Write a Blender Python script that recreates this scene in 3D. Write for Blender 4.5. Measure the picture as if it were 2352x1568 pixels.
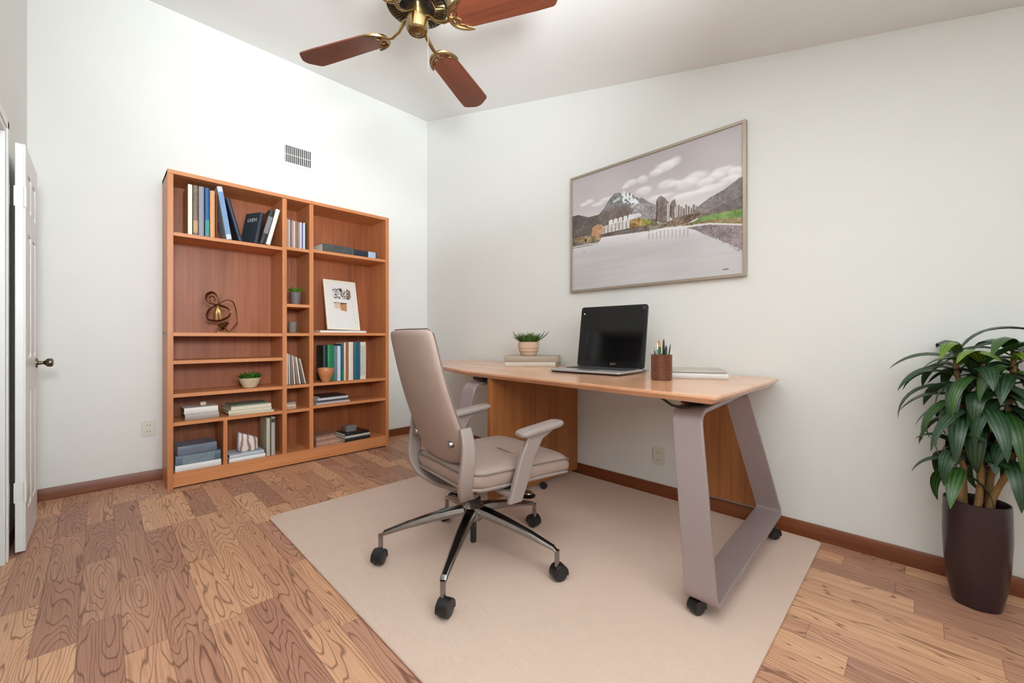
import bpy, bmesh, math, random
import numpy as np
from mathutils import Vector, Matrix
for o in list(bpy.data.objects): bpy.data.objects.remove(o)
S = bpy.context.scene
COL = S.collection
R = math.radians
PI = math.pi
random.seed(7)

# ------------------------------------------------------------------ camera, world, light
CX, CY, CH, YAW, FPX = 4.1434, -2.7233, 1.08, R(45.031), 944.64
cd = bpy.data.cameras.new('camera'); cam = bpy.data.objects.new('camera', cd); COL.objects.link(cam)
cam.location = (CX, CY, CH); cam.rotation_euler = (PI/2, 0, YAW)
cd.sensor_width = 36; cd.lens = FPX/2352*36; cd.shift_y = -7.2/2352; cd.clip_start = .02
S.camera = cam
w = bpy.data.worlds.new('world'); S.world = w; w.use_nodes = True
w.node_tree.nodes['Background'].inputs[0].default_value = (.93, .97, 1, 1)
w.node_tree.nodes['Background'].inputs[1].default_value = .15
S.view_settings.view_transform = 'Standard'; S.view_settings.look = 'None'
S.view_settings.exposure = 0.0; S.view_settings.gamma = 1; S.view_settings.use_curve_mapping = False
def area(name, loc, rot, sx, sy, power, col=(1, .98, .95)):
    l = bpy.data.lights.new(name, 'AREA'); l.shape = 'RECTANGLE'; l.size = sx; l.size_y = sy; l.energy = power; l.color = col
    o = bpy.data.objects.new(name, l); COL.objects.link(o); o.location = loc; o.rotation_euler = rot
    return o
# added lights outside two unseen windows, placed for the brightness they give
FILL_TINT = (.90, .965, 1.0)  # cool tint shared by all the added lights
a_ = area('window_fill_side', (5.76, -2.2, 1.85), (0, PI/2, 0), .9, 1.3, 25, FILL_TINT); a_.data.spread = R(120)
area('window_fill_front', (2.6, -3.24, 2.05), (PI/2, 0, 0), 1.1, .9, 2, FILL_TINT)
# added fill lights out of view, two aimed at ceiling, one at left wall
def aim(name, a, b, size, power, spread):
    q_ = Vector(b)-Vector(a); o = area(name, a, q_.to_track_quat('-Z', 'Y').to_euler(), size, size, power, FILL_TINT); o.data.spread = R(spread)
aim('ceiling_bounce_fill', (4.6, -2.8, 1.2), (2.6, -1.8, 2.95), .35, 26, 62)
aim('ceiling_fill', (4.6, -2.3, 1.2), (4.6, -2.29, 2.4), .6, 40, 112)
aim('left_wall_fill', (4.9, -2.8, 1.9), (0, -1.6, 2.2), .5, 17, 70)

def ray(px, py):
    r = (px-1176)/FPX
    return (r*math.cos(YAW)-math.sin(YAW), r*math.sin(YAW)+math.cos(YAW), -(py-776.8)/FPX)
def on(axis, c, px, py):
    v = ray(px, py); C = (CX, CY, CH); t = (c-C[axis])/v[axis]
    return Vector((C[0]+t*v[0], C[1]+t*v[1], C[2]+t*v[2]))
def yat(px, x=.34): return on(0, x, px, 777).y
def lin(c): return tuple(((v/255)/12.92 if v/255 <= .04045 else ((v/255+.055)/1.055)**2.4) for v in c)

# ------------------------------------------------------------------ materials
MC = {}
def mat(name, col, rough=.5, metal=0, noise=0, nscale=20, bump=0, bscale=200, spec=None, coat=0):
    if name in MC: return MC[name]
    m = bpy.data.materials.new(name); m.use_nodes = True; nt = m.node_tree; b = nt.nodes['Principled BSDF']
    c = lin(col)+(1,)
    b.inputs['Base Color'].default_value = c; b.inputs['Roughness'].default_value = rough; b.inputs['Metallic'].default_value = metal
    if spec is not None: b.inputs['Specular IOR Level'].default_value = spec
    if coat: b.inputs['Coat Weight'].default_value = coat; b.inputs['Coat Roughness'].default_value = .1
    tc = nt.nodes.new('ShaderNodeTexCoord')
    n = nt.nodes.new('ShaderNodeTexNoise'); n.inputs['Scale'].default_value = nscale; n.inputs['Detail'].default_value = 4
    nt.links.new(tc.outputs['Object'], n.inputs['Vector'])
    mx = nt.nodes.new('ShaderNodeMix'); mx.data_type = 'RGBA'
    mx.inputs[6].default_value = tuple(v*(1-noise) for v in c[:3])+(1,); mx.inputs[7].default_value = tuple(min(1, v*(1+noise)) for v in c[:3])+(1,)
    nt.links.new(n.outputs['Fac'], mx.inputs[0]); nt.links.new(mx.outputs[2], b.inputs['Base Color'])
    if bump:
        n2 = nt.nodes.new('ShaderNodeTexNoise'); n2.inputs['Scale'].default_value = bscale; n2.inputs['Detail'].default_value = 3
        nt.links.new(tc.outputs['Object'], n2.inputs['Vector'])
        bp = nt.nodes.new('ShaderNodeBump'); bp.inputs['Strength'].default_value = bump; bp.inputs['Distance'].default_value = .003
        nt.links.new(n2.outputs['Fac'], bp.inputs['Height']); nt.links.new(bp.outputs['Normal'], b.inputs['Normal'])
    MC[name] = m
    return m
def wood(name, c1, c2, axis='z', scale=1, rough=.4, coat=.0, dark=None):
    """fine straight veneer grain along axis"""
    m = bpy.data.materials.new(name); m.use_nodes = True; nt = m.node_tree; b = nt.nodes['Principled BSDF']; L = nt.links.new
    tc = nt.nodes.new('ShaderNodeTexCoord'); mp = nt.nodes.new('ShaderNodeMapping')
    hi, lo = 60*scale, 1.6*scale
    mp.inputs['Scale'].default_value = {'x': (lo, hi, hi), 'y': (hi, lo, hi), 'z': (hi, hi, lo)}[axis]
    L(tc.outputs['Object'], mp.inputs['Vector'])
    n = nt.nodes.new('ShaderNodeTexNoise'); n.inputs['Scale'].default_value = 1; n.inputs['Detail'].default_value = 6; n.inputs['Roughness'].default_value = .65; n.inputs['Distortion'].default_value = .3
    L(mp.outputs['Vector'], n.inputs['Vector'])
    mp2 = nt.nodes.new('ShaderNodeMapping'); k = 9*scale; q = .8*scale
    mp2.inputs['Scale'].default_value = {'x': (q, k, k), 'y': (k, q, k), 'z': (k, k, q)}[axis]
    L(tc.outputs['Object'], mp2.inputs['Vector'])
    n2 = nt.nodes.new('ShaderNodeTexNoise'); n2.inputs['Scale'].default_value = 1; n2.inputs['Detail'].default_value = 2; L(mp2.outputs['Vector'], n2.inputs['Vector'])
    ad = nt.nodes.new('ShaderNodeMix'); ad.data_type = 'FLOAT'; ad.inputs[0].default_value = .4; L(n.outputs['Fac'], ad.inputs[2]); L(n2.outputs['Fac'], ad.inputs[3])
    cr = nt.nodes.new('ShaderNodeValToRGB'); cr.color_ramp.elements[0].position = .32; cr.color_ramp.elements[1].position = .66
    cr.color_ramp.elements[0].color = lin(c1)+(1,); cr.color_ramp.elements[1].color = lin(c2)+(1,)
    L(ad.outputs[0], cr.inputs[0]); L(cr.outputs[0], b.inputs['Base Color'])
    b.inputs['Roughness'].default_value = rough; b.inputs['Coat Weight'].default_value = coat; b.inputs['Coat Roughness'].default_value = .15
    MC[name] = m
    return m
def floor_mat():
    m = bpy.data.materials.new('oak_strip_floor'); m.use_nodes = True; nt = m.node_tree; b = nt.nodes['Principled BSDF']; L = nt.links.new
    N = nt.nodes.new
    def math_(op, a, bb=None):
        n = N('ShaderNodeMath'); n.operation = op
        for i, v in enumerate((a, bb)):
            if v is None: continue
            if isinstance(v, (int, float)): n.inputs[i].default_value = v
            else: L(v, n.inputs[i])
        return n.outputs[0]
    tc = N('ShaderNodeTexCoord'); sp = N('ShaderNodeSeparateXYZ'); L(tc.outputs['Object'], sp.inputs[0])
    x, y = sp.outputs[0], sp.outputs[1]
    W, LN = .116, .60
    yr = math_('DIVIDE', y, W); row = math_('FLOOR', yr)
    wn = N('ShaderNodeTexWhiteNoise'); wn.noise_dimensions = '1D'; L(row, wn.inputs['W'])
    xo = math_('ADD', math_('DIVIDE', x, LN), math_('MULTIPLY', wn.outputs['Value'], 7.3)); idx = math_('FLOOR', xo)
    cb = N('ShaderNodeCombineXYZ'); L(row, cb.inputs[0]); L(idx, cb.inputs[1])
    w2 = N('ShaderNodeTexWhiteNoise'); w2.noise_dimensions = '3D'; L(cb.outputs[0], w2.inputs['Vector'])
    rnd = w2.outputs['Value']
    # contour-line grain: stretched noise, one offset for each board
    gv = N('ShaderNodeCombineXYZ'); L(math_('ADD', math_('MULTIPLY', x, 1.25), math_('MULTIPLY', rnd, 90)), gv.inputs[0]); L(math_('MULTIPLY', y, 9.5), gv.inputs[1]); L(math_('MULTIPLY', rnd, 40), gv.inputs[2])
    gn = N('ShaderNodeTexNoise'); gn.inputs['Scale'].default_value = 1; gn.inputs['Detail'].default_value = 2; gn.inputs['Roughness'].default_value = .32; L(gv.outputs[0], gn.inputs['Vector'])
    pp = math_('PINGPONG', math_('MULTIPLY', gn.outputs['Fac'], 22), .5)
    line = N('ShaderNodeMapRange'); line.interpolation_type = 'SMOOTHSTEP'; line.inputs['From Min'].default_value = .0; line.inputs['From Max'].default_value = .15; L(pp, line.inputs['Value'])
    # fine streaks
    fv = N('ShaderNodeCombineXYZ'); L(math_('MULTIPLY', x, 5), fv.inputs[0]); L(math_('MULTIPLY', y, 190), fv.inputs[1]); L(rnd, fv.inputs[2])
    fn = N('ShaderNodeTexNoise'); fn.inputs['Scale'].default_value = 1; fn.inputs['Detail'].default_value = 3; L(fv.outputs[0], fn.inputs['Vector'])
    tone = N('ShaderNodeValToRGB'); e = tone.color_ramp.elements
    e[0].position = 0; e[0].color = lin((180, 132, 110))+(1,); e[1].position = 1; e[1].color = lin((230, 182, 144))+(1,)
    k = e.new(.35); k.color = lin((196, 148, 122))+(1,); k = e.new(.7); k.color = lin((216, 166, 132))+(1,)
    L(rnd, tone.inputs[0])
    dk = N('ShaderNodeMix'); dk.data_type = 'RGBA'; dk.blend_type = 'MULTIPLY'; L(tone.outputs[0], dk.inputs[6]); dk.inputs[7].default_value = (.33, .25, .23, 1)
    L(math_('MULTIPLY', math_('SUBTRACT', 1, line.outputs[0]), .8), dk.inputs[0])
    fs = N('ShaderNodeMix'); fs.data_type = 'RGBA'; fs.blend_type = 'MULTIPLY'; L(dk.outputs[2], fs.inputs[6]); fs.inputs[7].default_value = (.72, .64, .6, 1)
    fm = N('ShaderNodeMapRange'); fm.inputs['From Min'].default_value = .45; fm.inputs['From Max'].default_value = .75; L(fn.outputs['Fac'], fm.inputs['Value']); L(fm.outputs[0], fs.inputs[0])
    # joints
    fy = math_('FRACT', yr); fx = math_('FRACT', xo)
    jy = math_('LESS_THAN', math_('PINGPONG', fy, .5), .014); jx = math_('LESS_THAN', math_('PINGPONG', fx, .5), .0022)
    j = math_('MAXIMUM', jy, jx)
    jm = N('ShaderNodeMix'); jm.data_type = 'RGBA'; L(math_('MULTIPLY', j, .45), jm.inputs[0]); L(fs.outputs[2], jm.inputs[6]); jm.inputs[7].default_value = lin((90, 55, 38))+(1,)
    L(jm.outputs[2], b.inputs['Base Color']); b.inputs['Roughness'].default_value = .42; b.inputs['Specular IOR Level'].default_value = .35
    bp = N('ShaderNodeBump'); bp.inputs['Strength'].default_value = .15; bp.inputs['Distance'].default_value = .001; L(line.outputs[0], bp.inputs['Height']); L(bp.outputs['Normal'], b.inputs['Normal'])
    return m
def rug_mat():
    m = bpy.data.materials.new('woven_rug'); m.use_nodes = True; nt = m.node_tree; b = nt.nodes['Principled BSDF']; L = nt.links.new; N = nt.nodes.new
    tc = N('ShaderNodeTexCoord'); wv = N('ShaderNodeTexWave'); wv.wave_type = 'BANDS'; wv.bands_direction = 'Y'
    wv.inputs['Scale'].default_value = 55; wv.inputs['Distortion'].default_value = 2.2; wv.inputs['Detail'].default_value = 3; wv.inputs['Detail Scale'].default_value = 2
    L(tc.outputs['Object'], wv.inputs['Vector'])
    n = N('ShaderNodeTexNoise'); n.inputs['Scale'].default_value = 260; n.inputs['Detail'].default_value = 4; L(tc.outputs['Object'], n.inputs['Vector'])
    mx = N('ShaderNodeMix'); mx.data_type = 'FLOAT'; mx.inputs[0].default_value = .5; L(wv.outputs['Fac'], mx.inputs[2]); L(n.outputs['Fac'], mx.inputs[3])
    cr = N('ShaderNodeValToRGB'); cr.color_ramp.elements[0].color = lin((208, 182, 166))+(1,); cr.color_ramp.elements[1].color = lin((228, 203, 187))+(1,)
    cr.color_ramp.elements[0].position = .2; cr.color_ramp.elements[1].position = .7
    L(mx.outputs[0], cr.inputs[0]); L(cr.outputs[0], b.inputs['Base Color']); b.inputs['Roughness'].default_value = .95; b.inputs['Specular IOR Level'].default_value = .1
    bp = N('ShaderNodeBump'); bp.inputs['Strength'].default_value = .5; bp.inputs['Distance'].default_value = .003; L(mx.outputs[0], bp.inputs['Height']); L(bp.outputs['Normal'], b.inputs['Normal'])
    return m
def leaf_mat(name, c1, c2, stripes=7):
    m = bpy.data.materials.new(name); m.use_nodes = True; nt = m.node_tree; b = nt.nodes['Principled BSDF']; L = nt.links.new; N = nt.nodes.new
    uv = N('ShaderNodeUVMap'); sp = N('ShaderNodeSeparateXYZ'); L(uv.outputs[0], sp.inputs[0])
    s = N('ShaderNodeMath'); s.operation = 'MULTIPLY'; s.inputs[1].default_value = stripes*2*PI; L(sp.outputs[0], s.inputs[0])
    c = N('ShaderNodeMath'); c.operation = 'COSINE'; L(s.outputs[0], c.inputs[0])
    r = N('ShaderNodeMapRange'); r.inputs['From Min'].default_value = -1; r.inputs['From Max'].default_value = 1; L(c.outputs[0], r.inputs['Value'])
    tc = N('ShaderNodeTexCoord'); n = N('ShaderNodeTexNoise'); n.inputs['Scale'].default_value = 14; L(tc.outputs['Object'], n.inputs['Vector'])
    mu = N('ShaderNodeMath'); mu.operation = 'MULTIPLY'; L(r.outputs[0], mu.inputs[0]); L(n.outputs['Fac'], mu.inputs[1])
    mx = N('ShaderNodeMix'); mx.data_type = 'RGBA'; L(mu.outputs[0], mx.inputs[0]); mx.inputs[6].default_value = lin(c1)+(1,); mx.inputs[7].default_value = lin(c2)+(1,)
    L(mx.outputs[2], b.inputs['Base Color']); b.inputs['Roughness'].default_value = .38
    MC[name] = m
    return m
def vcol_mat(name, rough=.5, coat=0):
    m = bpy.data.materials.new(name); m.use_nodes = True; nt = m.node_tree; b = nt.nodes['Principled BSDF']
    a = nt.nodes.new('ShaderNodeVertexColor'); a.layer_name = 'Col'; nt.links.new(a.outputs[0], b.inputs['Base Color'])
    b.inputs['Roughness'].default_value = rough; b.inputs['Coat Weight'].default_value = coat
    return m
def glass_mat():
    m = bpy.data.materials.new('window_glass'); m.use_nodes = True; nt = m.node_tree; out = nt.nodes['Material Output']
    t = nt.nodes.new('ShaderNodeBsdfTransparent'); g = nt.nodes.new('ShaderNodeBsdfGlossy'); g.inputs['Roughness'].default_value = .02
    mx = nt.nodes.new('ShaderNodeMixShader'); mx.inputs[0].default_value = .06
    nt.links.new(t.outputs[0], mx.inputs[1]); nt.links.new(g.outputs[0], mx.inputs[2]); nt.links.new(mx.outputs[0], out.inputs[0])
    return m
M_wall = mat('wall_paint', (236, 236, 232), .85, noise=.012, nscale=3, bump=.05, bscale=60, spec=.2)
M_ceil = mat('ceiling_paint', (240, 240, 238), .9, noise=.012, nscale=4, bump=.12, bscale=40, spec=.15)
M_white = mat('white_gloss_paint', (240, 240, 238), .35)
M_base = wood('baseboard_stain', (88, 40, 18), (140, 76, 40), 'x', .6, .4)
M_base_y = wood('baseboard_stain_left', (88, 40, 18), (140, 76, 40), 'y', .6, .4)
M_shelf_shade = wood('bookcase_veneer_shaded', (126, 64, 30), (172, 98, 56), 'z', 1, .45)  # back panel: darker copy of the veneer, recess shade partly in its colour
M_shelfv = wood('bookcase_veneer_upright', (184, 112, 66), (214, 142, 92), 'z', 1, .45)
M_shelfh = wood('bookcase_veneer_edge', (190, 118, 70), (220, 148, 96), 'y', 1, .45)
M_desktop = wood('desktop_veneer', (220, 158, 118), (240, 186, 146), 'x', .7, .22, .4)
M_deskpanel = wood('desk_panel_veneer', (140, 82, 40), (182, 116, 64), 'z', .8, .45)
M_frame = mat('taupe_powder_coat', (164, 149, 148), .38, .35, noise=.02)
M_plastic = mat('taupe_plastic', (152, 138, 132), .42, 0, noise=.02)
M_fabric = mat('taupe_upholstery', (160, 139, 128), .6, 0, noise=.05, nscale=8, bump=.25, bscale=700)
M_fabric2 = mat('taupe_piping', (120, 104, 98), .6)
M_chrome = mat('polished_chrome', (150, 145, 142), .18, 1)
M_black = mat('black_plastic', (22, 22, 24), .35)
M_blackg = mat('black_gloss', (14, 14, 15), .12)
M_tyre = mat('caster_rubber', (38, 39, 44), .35, noise=.05)
M_steel = mat('brushed_steel', (170, 168, 165), .3, 1)
M_brass = mat('antique_brass', (168, 146, 104), .25, 1, noise=.1, nscale=9)
M_blade = wood('fan_blade_walnut', (66, 31, 20), (104, 52, 33), 'x', 1.0, .35, .2)
M_silver = mat('laptop_silver', (186, 181, 182), .3, .35)
M_screen = mat('laptop_screen', (9, 9, 10), .06, 0)
M_paper = mat('book_pages', (226, 218, 202), .8, noise=.05, nscale=300)
M_soil = mat('potting_soil', (54, 38, 26), .95, noise=.5, nscale=60, bump=1, bscale=60)
M_dark = mat('dark_void', (12, 12, 12), .8)

# ------------------------------------------------------------------ mesh helpers
def ringf(mb, a0, a1, b0, b1, wd, x0, x1, ax='x'):
    def mk(a, b, t): return Vector((t, a, b)) if ax == 'x' else Vector((a, t, b))
    def rc(g, t): return [mk(a, b, t) for a, b in ((a0+g, b0+g), (a1-g, b0+g), (a1-g, b1-g), (a0+g, b1-g))]
    rs = [rc(0, x0), rc(0, x1), rc(wd, x1), rc(wd, x0), rc(0, x0)]
    mb.rings(rs, False, False); bmesh.ops.remove_doubles(mb.bm, verts=mb.bm.verts, dist=1e-6); return mb
class MB:
    def __init__(s): s.bm = bmesh.new(); s.mi = 0
    def _f(s, vs):
        try:
            f = s.bm.faces.new(vs); f.material_index = s.mi; f.smooth = True; return f
        except ValueError: return None
    def box(s, a, b, mtx=None):
        x0, y0, z0 = [min(a[i], b[i]) for i in range(3)]; x1, y1, z1 = [max(a[i], b[i]) for i in range(3)]
        p = [Vector(c) for c in ((x0,y0,z0),(x1,y0,z0),(x1,y1,z0),(x0,y1,z0),(x0,y0,z1),(x1,y0,z1),(x1,y1,z1),(x0,y1,z1))]
        if mtx: p = [mtx @ c for c in p]
        v = [s.bm.verts.new(c) for c in p]
        for q in ((3,2,1,0),(4,5,6,7),(0,1,5,4),(1,2,6,5),(2,3,7,6),(3,0,4,7)): s._f([v[i] for i in q])
        return s
    def rings(s, rings, cap0=True, cap1=True, closed=True):
        vs = [[s.bm.verts.new(p) for p in r] for r in rings]
        n = len(rings[0])
        for a, b in zip(vs, vs[1:]):
            for i in range(n if closed else n-1): s._f([a[i], a[(i+1) % n], b[(i+1) % n], b[i]])
        if cap0: s._f(list(reversed(vs[0])))
        if cap1: s._f(vs[-1])
        return s
    def prism(s, pts, ax, a, b):
        """polygon pts in the two other axes, extruded along ax from a to b"""
        def mk(p, t): return Vector({'x': (t, p[0], p[1]), 'y': (p[0], t, p[1]), 'z': (p[0], p[1], t)}[ax])
        return s.rings([[mk(p, a) for p in pts], [mk(p, b) for p in pts]])
    def lathe(s, prof, c=(0,0,0), n=32, sx=1, sy=1, cap0=True, cap1=True):
        rs = [[Vector((c[0]+r*sx*math.cos(2*PI*i/n), c[1]+r*sy*math.sin(2*PI*i/n), c[2]+z)) for i in range(n)] for r, z in prof]
        return s.rings(rs, cap0, cap1)
    def cyl(s, p0, p1, r0, r1=None, n=20):
        return s.tube([p0, p1], [r0, r1 if r1 is not None else r0], n)
    def tube(s, pts, r, n=10, sec=None, up=None, closed=False):
        """sweep along pts; sec = list of (a,b) in section plane, or a circle of radius r"""
        pts = [Vector(p) for p in pts]; m = len(pts); rs = []
        if not isinstance(r, (list, tuple)): r = [r]*m
        pn = None
        for i, p in enumerate(pts):
            if closed: t = (pts[(i+1) % m]-pts[i-1]).normalized()
            else: t = (pts[min(i+1, m-1)]-pts[max(i-1, 0)]).normalized()
            if up is not None:
                u = Vector(up); nrm = (u-t*u.dot(t)).normalized()
            elif pn is None:
                u = Vector((0,0,1)) if abs(t.z) < .9 else Vector((1,0,0)); nrm = (u-t*u.dot(t)).normalized()
            else: nrm = (pn-t*pn.dot(t)).normalized()
            pn = nrm; bn = t.cross(nrm)
            sc = sec if sec else [(math.cos(2*PI*k/n), math.sin(2*PI*k/n)) for k in range(n)]
            rs.append([p+nrm*(a*r[i])+bn*(b*r[i]) for a, b in sc])
        if closed: rs.append(rs[0]); 
        s.rings(rs, not closed, not closed)
        if closed: bmesh.ops.remove_doubles(s.bm, verts=s.bm.verts, dist=1e-6)
        return s
    def build(s, name, m, parent=None, bevel=0, seg=2, sub=0, ang=35, flat=False):
        bmesh.ops.recalc_face_normals(s.bm, faces=s.bm.faces)
        for e in s.bm.edges:
            if len(e.link_faces) == 2 and e.calc_face_angle(0) > R(ang): e.smooth = False
        if sub:
            for e in s.bm.edges: e.smooth = True
        me = bpy.data.meshes.new(name); s.bm.to_mesh(me); s.bm.free()
        for k in (m if isinstance(m, (list, tuple)) else [m]): me.materials.append(k)
        if flat:
            for p in me.polygons: p.use_smooth = False
        o = bpy.data.objects.new(name, me); COL.objects.link(o); o.parent = parent
        if bevel:
            md = o.modifiers.new('bevel', 'BEVEL'); md.width = bevel; md.segments = seg; md.limit_method = 'ANGLE'; md.angle_limit = R(30); md.harden_normals = True
        if sub:
            md = o.modifiers.new('sub', 'SUBSURF'); md.levels = sub; md.render_levels = sub
        return o
def thing(name, label, cat, loc=(0,0,0), rz=0, group=None, rot=None):
    o = bpy.data.objects.new(name, None); COL.objects.link(o); o.empty_display_size = .05
    o.location = loc; o.rotation_euler = rot if rot else (0, 0, rz)
    return tag(o, label, cat, group)
def tag(o, label, cat, group=None, kind=None):
    o['label'] = label; o['category'] = cat
    if group: o['group'] = group
    if kind: o['kind'] = kind
    return o
def struct(o): o['kind'] = 'structure'; return o
def text_mesh(name, body, size, m, parent, mtx, ext=.0004):
    cu = bpy.data.curves.new(name, 'FONT'); cu.body = body; cu.size = size; cu.extrude = ext; cu.align_x = 'CENTER'; cu.align_y = 'CENTER'
    t = bpy.data.objects.new('tmp', cu); COL.objects.link(t)
    dg = bpy.context.evaluated_depsgraph_get(); me = bpy.data.meshes.new_from_object(t.evaluated_get(dg))
    bpy.data.objects.remove(t); me.name = name; me.transform(mtx); me.materials.clear(); me.materials.append(m)
    o = bpy.data.objects.new(name, me); COL.objects.link(o); o.parent = parent
    return o
def rrect(hx, hy, r, n=5, cx=0, cy=0):
    pts = []
    for qx, qy, a0 in ((1, 1, 0), (-1, 1, 90), (-1, -1, 180), (1, -1, 270)):
        for k in range(n+1):
            a = R(a0+90*k/n); pts.append((cx+qx*(hx-r)+r*math.cos(a), cy+qy*(hy-r)+r*math.sin(a)))
    return pts

# ------------------------------------------------------------------ room
ZC, SX = 3.637, .2634
WY, XR, XK = -3.0665, 5.55, 4.6
def zc(x): return ZC-SX*min(x, XK)
struct(MB().box((-.15, WY-.15, -.1), (XR+.15, .15, 0)).build('floor', floor_mat()))
struct(MB().prism([(-.15, zc(-.15)), (XK, zc(XK)), (XR+.15, zc(XR)), (XR+.15, zc(XR)+.12), (XK, zc(XK)+.12), (-.15, zc(-.15)+.12)], 'y', WY-.15, .15).build('ceiling', M_ceil))
struct(MB().box((-.15, WY-.15, 0), (0, .15, zc(0)+.02)).build('wall_left', M_wall))
struct(MB().prism([(0, 0), (XR, 0), (XR, zc(XR)), (XK, zc(XK)), (0, zc(0))], 'y', 0, .15).build('wall_back', M_wall))
# front wall with doorway and window
DX0, DX1, DZ = 1.06, 1.76, 2.06
F0, F1, FZ0, FZ1 = 2.0, 3.2, 1.5, 2.6
m = MB()
def fw(x0, x1, z0, z1=None):
    m.prism([(x0, z0), (x1, z0), (x1, zc(x1) if z1 is None else z1), (x0, zc(x0) if z1 is None else z1)], 'y', WY-.15, WY)
fw(0, DX0, 0); fw(DX0, DX1, DZ); fw(DX1, F0, 0); fw(F0, F1, 0, FZ0); fw(F0, F1, FZ1); fw(F1, XK, 0); fw(XK, XR, 0)
struct(m.build('wall_front', M_wall))
m = MB(); G0, G1, GZ0, GZ1 = -2.9, -1.5, 1.35, 2.33
m.box((XR, WY-.15, 0), (XR+.15, G0, zc(XR))); m.box((XR, G1, 0), (XR+.15, .15, zc(XR)))
m.box((XR, G0, 0), (XR+.15, G1, GZ0)); m.box((XR, G0, GZ1), (XR+.15, G1, zc(XR)))
struct(m.build('wall_right', M_wall))
M_glass = glass_mat()
# unseen windows, added to carry the side and front lights
w1 = MB()
for a, b in (((F0, FZ0), (F0+.06, FZ1)), ((F1-.06, FZ0), (F1, FZ1)), ((F0, FZ0), (F1, FZ0+.06)), ((F0, FZ1-.06), (F1, FZ1)), ((F0, 1.98), (F1, 2.02))):
    w1.box((a[0], WY-.11, a[1]), (b[0], WY-.05, b[1]))
w1 = struct(w1.build('added_window_1', M_white, bevel=.004)); MB().box((F0+.05, WY-.082, FZ0+.05), (F1-.05, WY-.078, FZ1-.05)).build('pane', M_glass, w1)
MB().box((F0-.04, WY-.05, FZ0-.03), (F1+.04, WY+.04, FZ0)).build('window_sill', M_white, w1, .004)
w2 = MB()
for a, b in (((G0, GZ0), (G0+.06, GZ1)), ((G1-.06, GZ0), (G1, GZ1)), ((G0, GZ0), (G1, GZ0+.06)), ((G0, GZ1-.06), (G1, GZ1)), ((-2.22, GZ0), (-2.18, GZ1))):
    w2.box((XR+.05, a[0], a[1]), (XR+.1, b[0], b[1]))
w2 = struct(w2.build('added_window_2', M_white, bevel=.004)); MB().box((XR+.073, G0+.05, GZ0+.05), (XR+.077, G1-.05, GZ1-.05)).build('pane', M_glass, w2)
# baseboards
BH = .08
def bb(pts): return [(0, 0), (.014, 0), (.014, BH-.012), (.009, BH-.003), (0, BH)]
struct(MB().prism([(0.001, 0), (.015, 0), (.015, BH-.012), (.009, BH), (0.001, BH)], 'y', WY+.001, -.001).build('baseboard_left', M_base_y))
struct(MB().prism([(-.001, 0), (-.015, 0), (-.015, BH-.012), (-.009, BH), (-.001, BH)], 'x', .016, XR-.001).build('baseboard_back', M_base))
m = MB()
for x0, x1 in ((.016, .96), (1.86, XR-.001)): m.box((x0, WY+.001, 0), (x1, WY+.014, BH))
struct(m.build('baseboard_front', M_base))
# doorway: casing, jamb, closet behind
m = MB(); cw = .085; t0, t1 = WY, WY+.02
for x0, x1 in ((DX0-.09, DX0-.005), (DX1+.005, DX1+.09)):
    m.box((x0, t0, 0), (x1, t1, DZ+.09)); m.box((x0+.02, t1, 0), (x1-.025, t1+.006, DZ+.07))
m.box((DX0-.09, t0, DZ+.005), (DX1+.09, t1+.001, DZ+.09)); m.box((DX0-.07, t1, DZ+.03), (DX1+.07, t1+.006, DZ+.07))
struct(m.build('trim_1', M_white, bevel=.003))
m = MB(); m.box((DX0-.005, WY-.16, 0), (DX0+.015, WY, DZ)); m.box((DX1-.015, WY-.16, 0), (DX1+.005, WY, DZ)); m.box((DX0, WY-.16, DZ-.01), (DX1, WY, DZ+.005))
struct(m.build('trim_2', M_white))
m = MB(); m.box((DX0-.1, WY-.85, 0), (DX1+.1, WY-.8, 2.4)); m.box((DX0-.15, WY-.85, 0), (DX0-.1, WY-.15, 2.4)); m.box((DX1+.1, WY-.85, 0), (DX1+.15, WY-.15, 2.4)); m.box((DX0-.15, WY-.85, 2.35), (DX1+.15, WY-.15, 2.4)); m.box((DX0-.15, WY-.85, -.05), (DX1+.15, WY-.15, 0))
struct(m.build('wall_closet', M_wall))
# door leaf folded back flat beside the wall
dxa, dxb, dya, dyb, dz0, dz1 = .43, .948, -3.027, -2.992, .012, 2.055
door = MB().box((dxa, dya, dz0), (dxb, dyb-.006, dz1))
st = .085; midx = (dxa+dxb)/2
xs = [dxa, dxa+st, midx-.035, midx+.035, dxb-st, dxb]
zs = [dz0, .2, .8, .98, 1.62, 1.74, 1.93, dz1]
for a, b in ((0, 1), (2, 3), (4, 5)): door.box((xs[a], dyb-.006, dz0), (xs[b], dyb, dz1))
for a, b in ((0, 1), (2, 3), (4, 5), (6, 7)):
    for c, d in ((1, 2), (3, 4)): door.box((xs[c], dyb-.006, zs[a]), (xs[d], dyb, zs[b]))
for a, b in ((1, 2), (3, 4), (5, 6)):
    for c, d in ((1, 2), (3, 4)):
        x0, x1, z0, z1 = xs[c], xs[d], zs[a], zs[b]; g = .012; h = .03
        door.rings([[Vector((X, dyb-.006, Z)) for X, Z in ((x0+g, z0+g), (x1-g, z0+g), (x1-g, z1-g), (x0+g, z1-g))],
                    [Vector((X, dyb-.001, Z)) for X, Z in ((x0+h, z0+h), (x1-h, z0+h), (x1-h, z1-h), (x0+h, z1-h))]])
door = struct(door.build('door_1', M_white, bevel=.0015))
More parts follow.
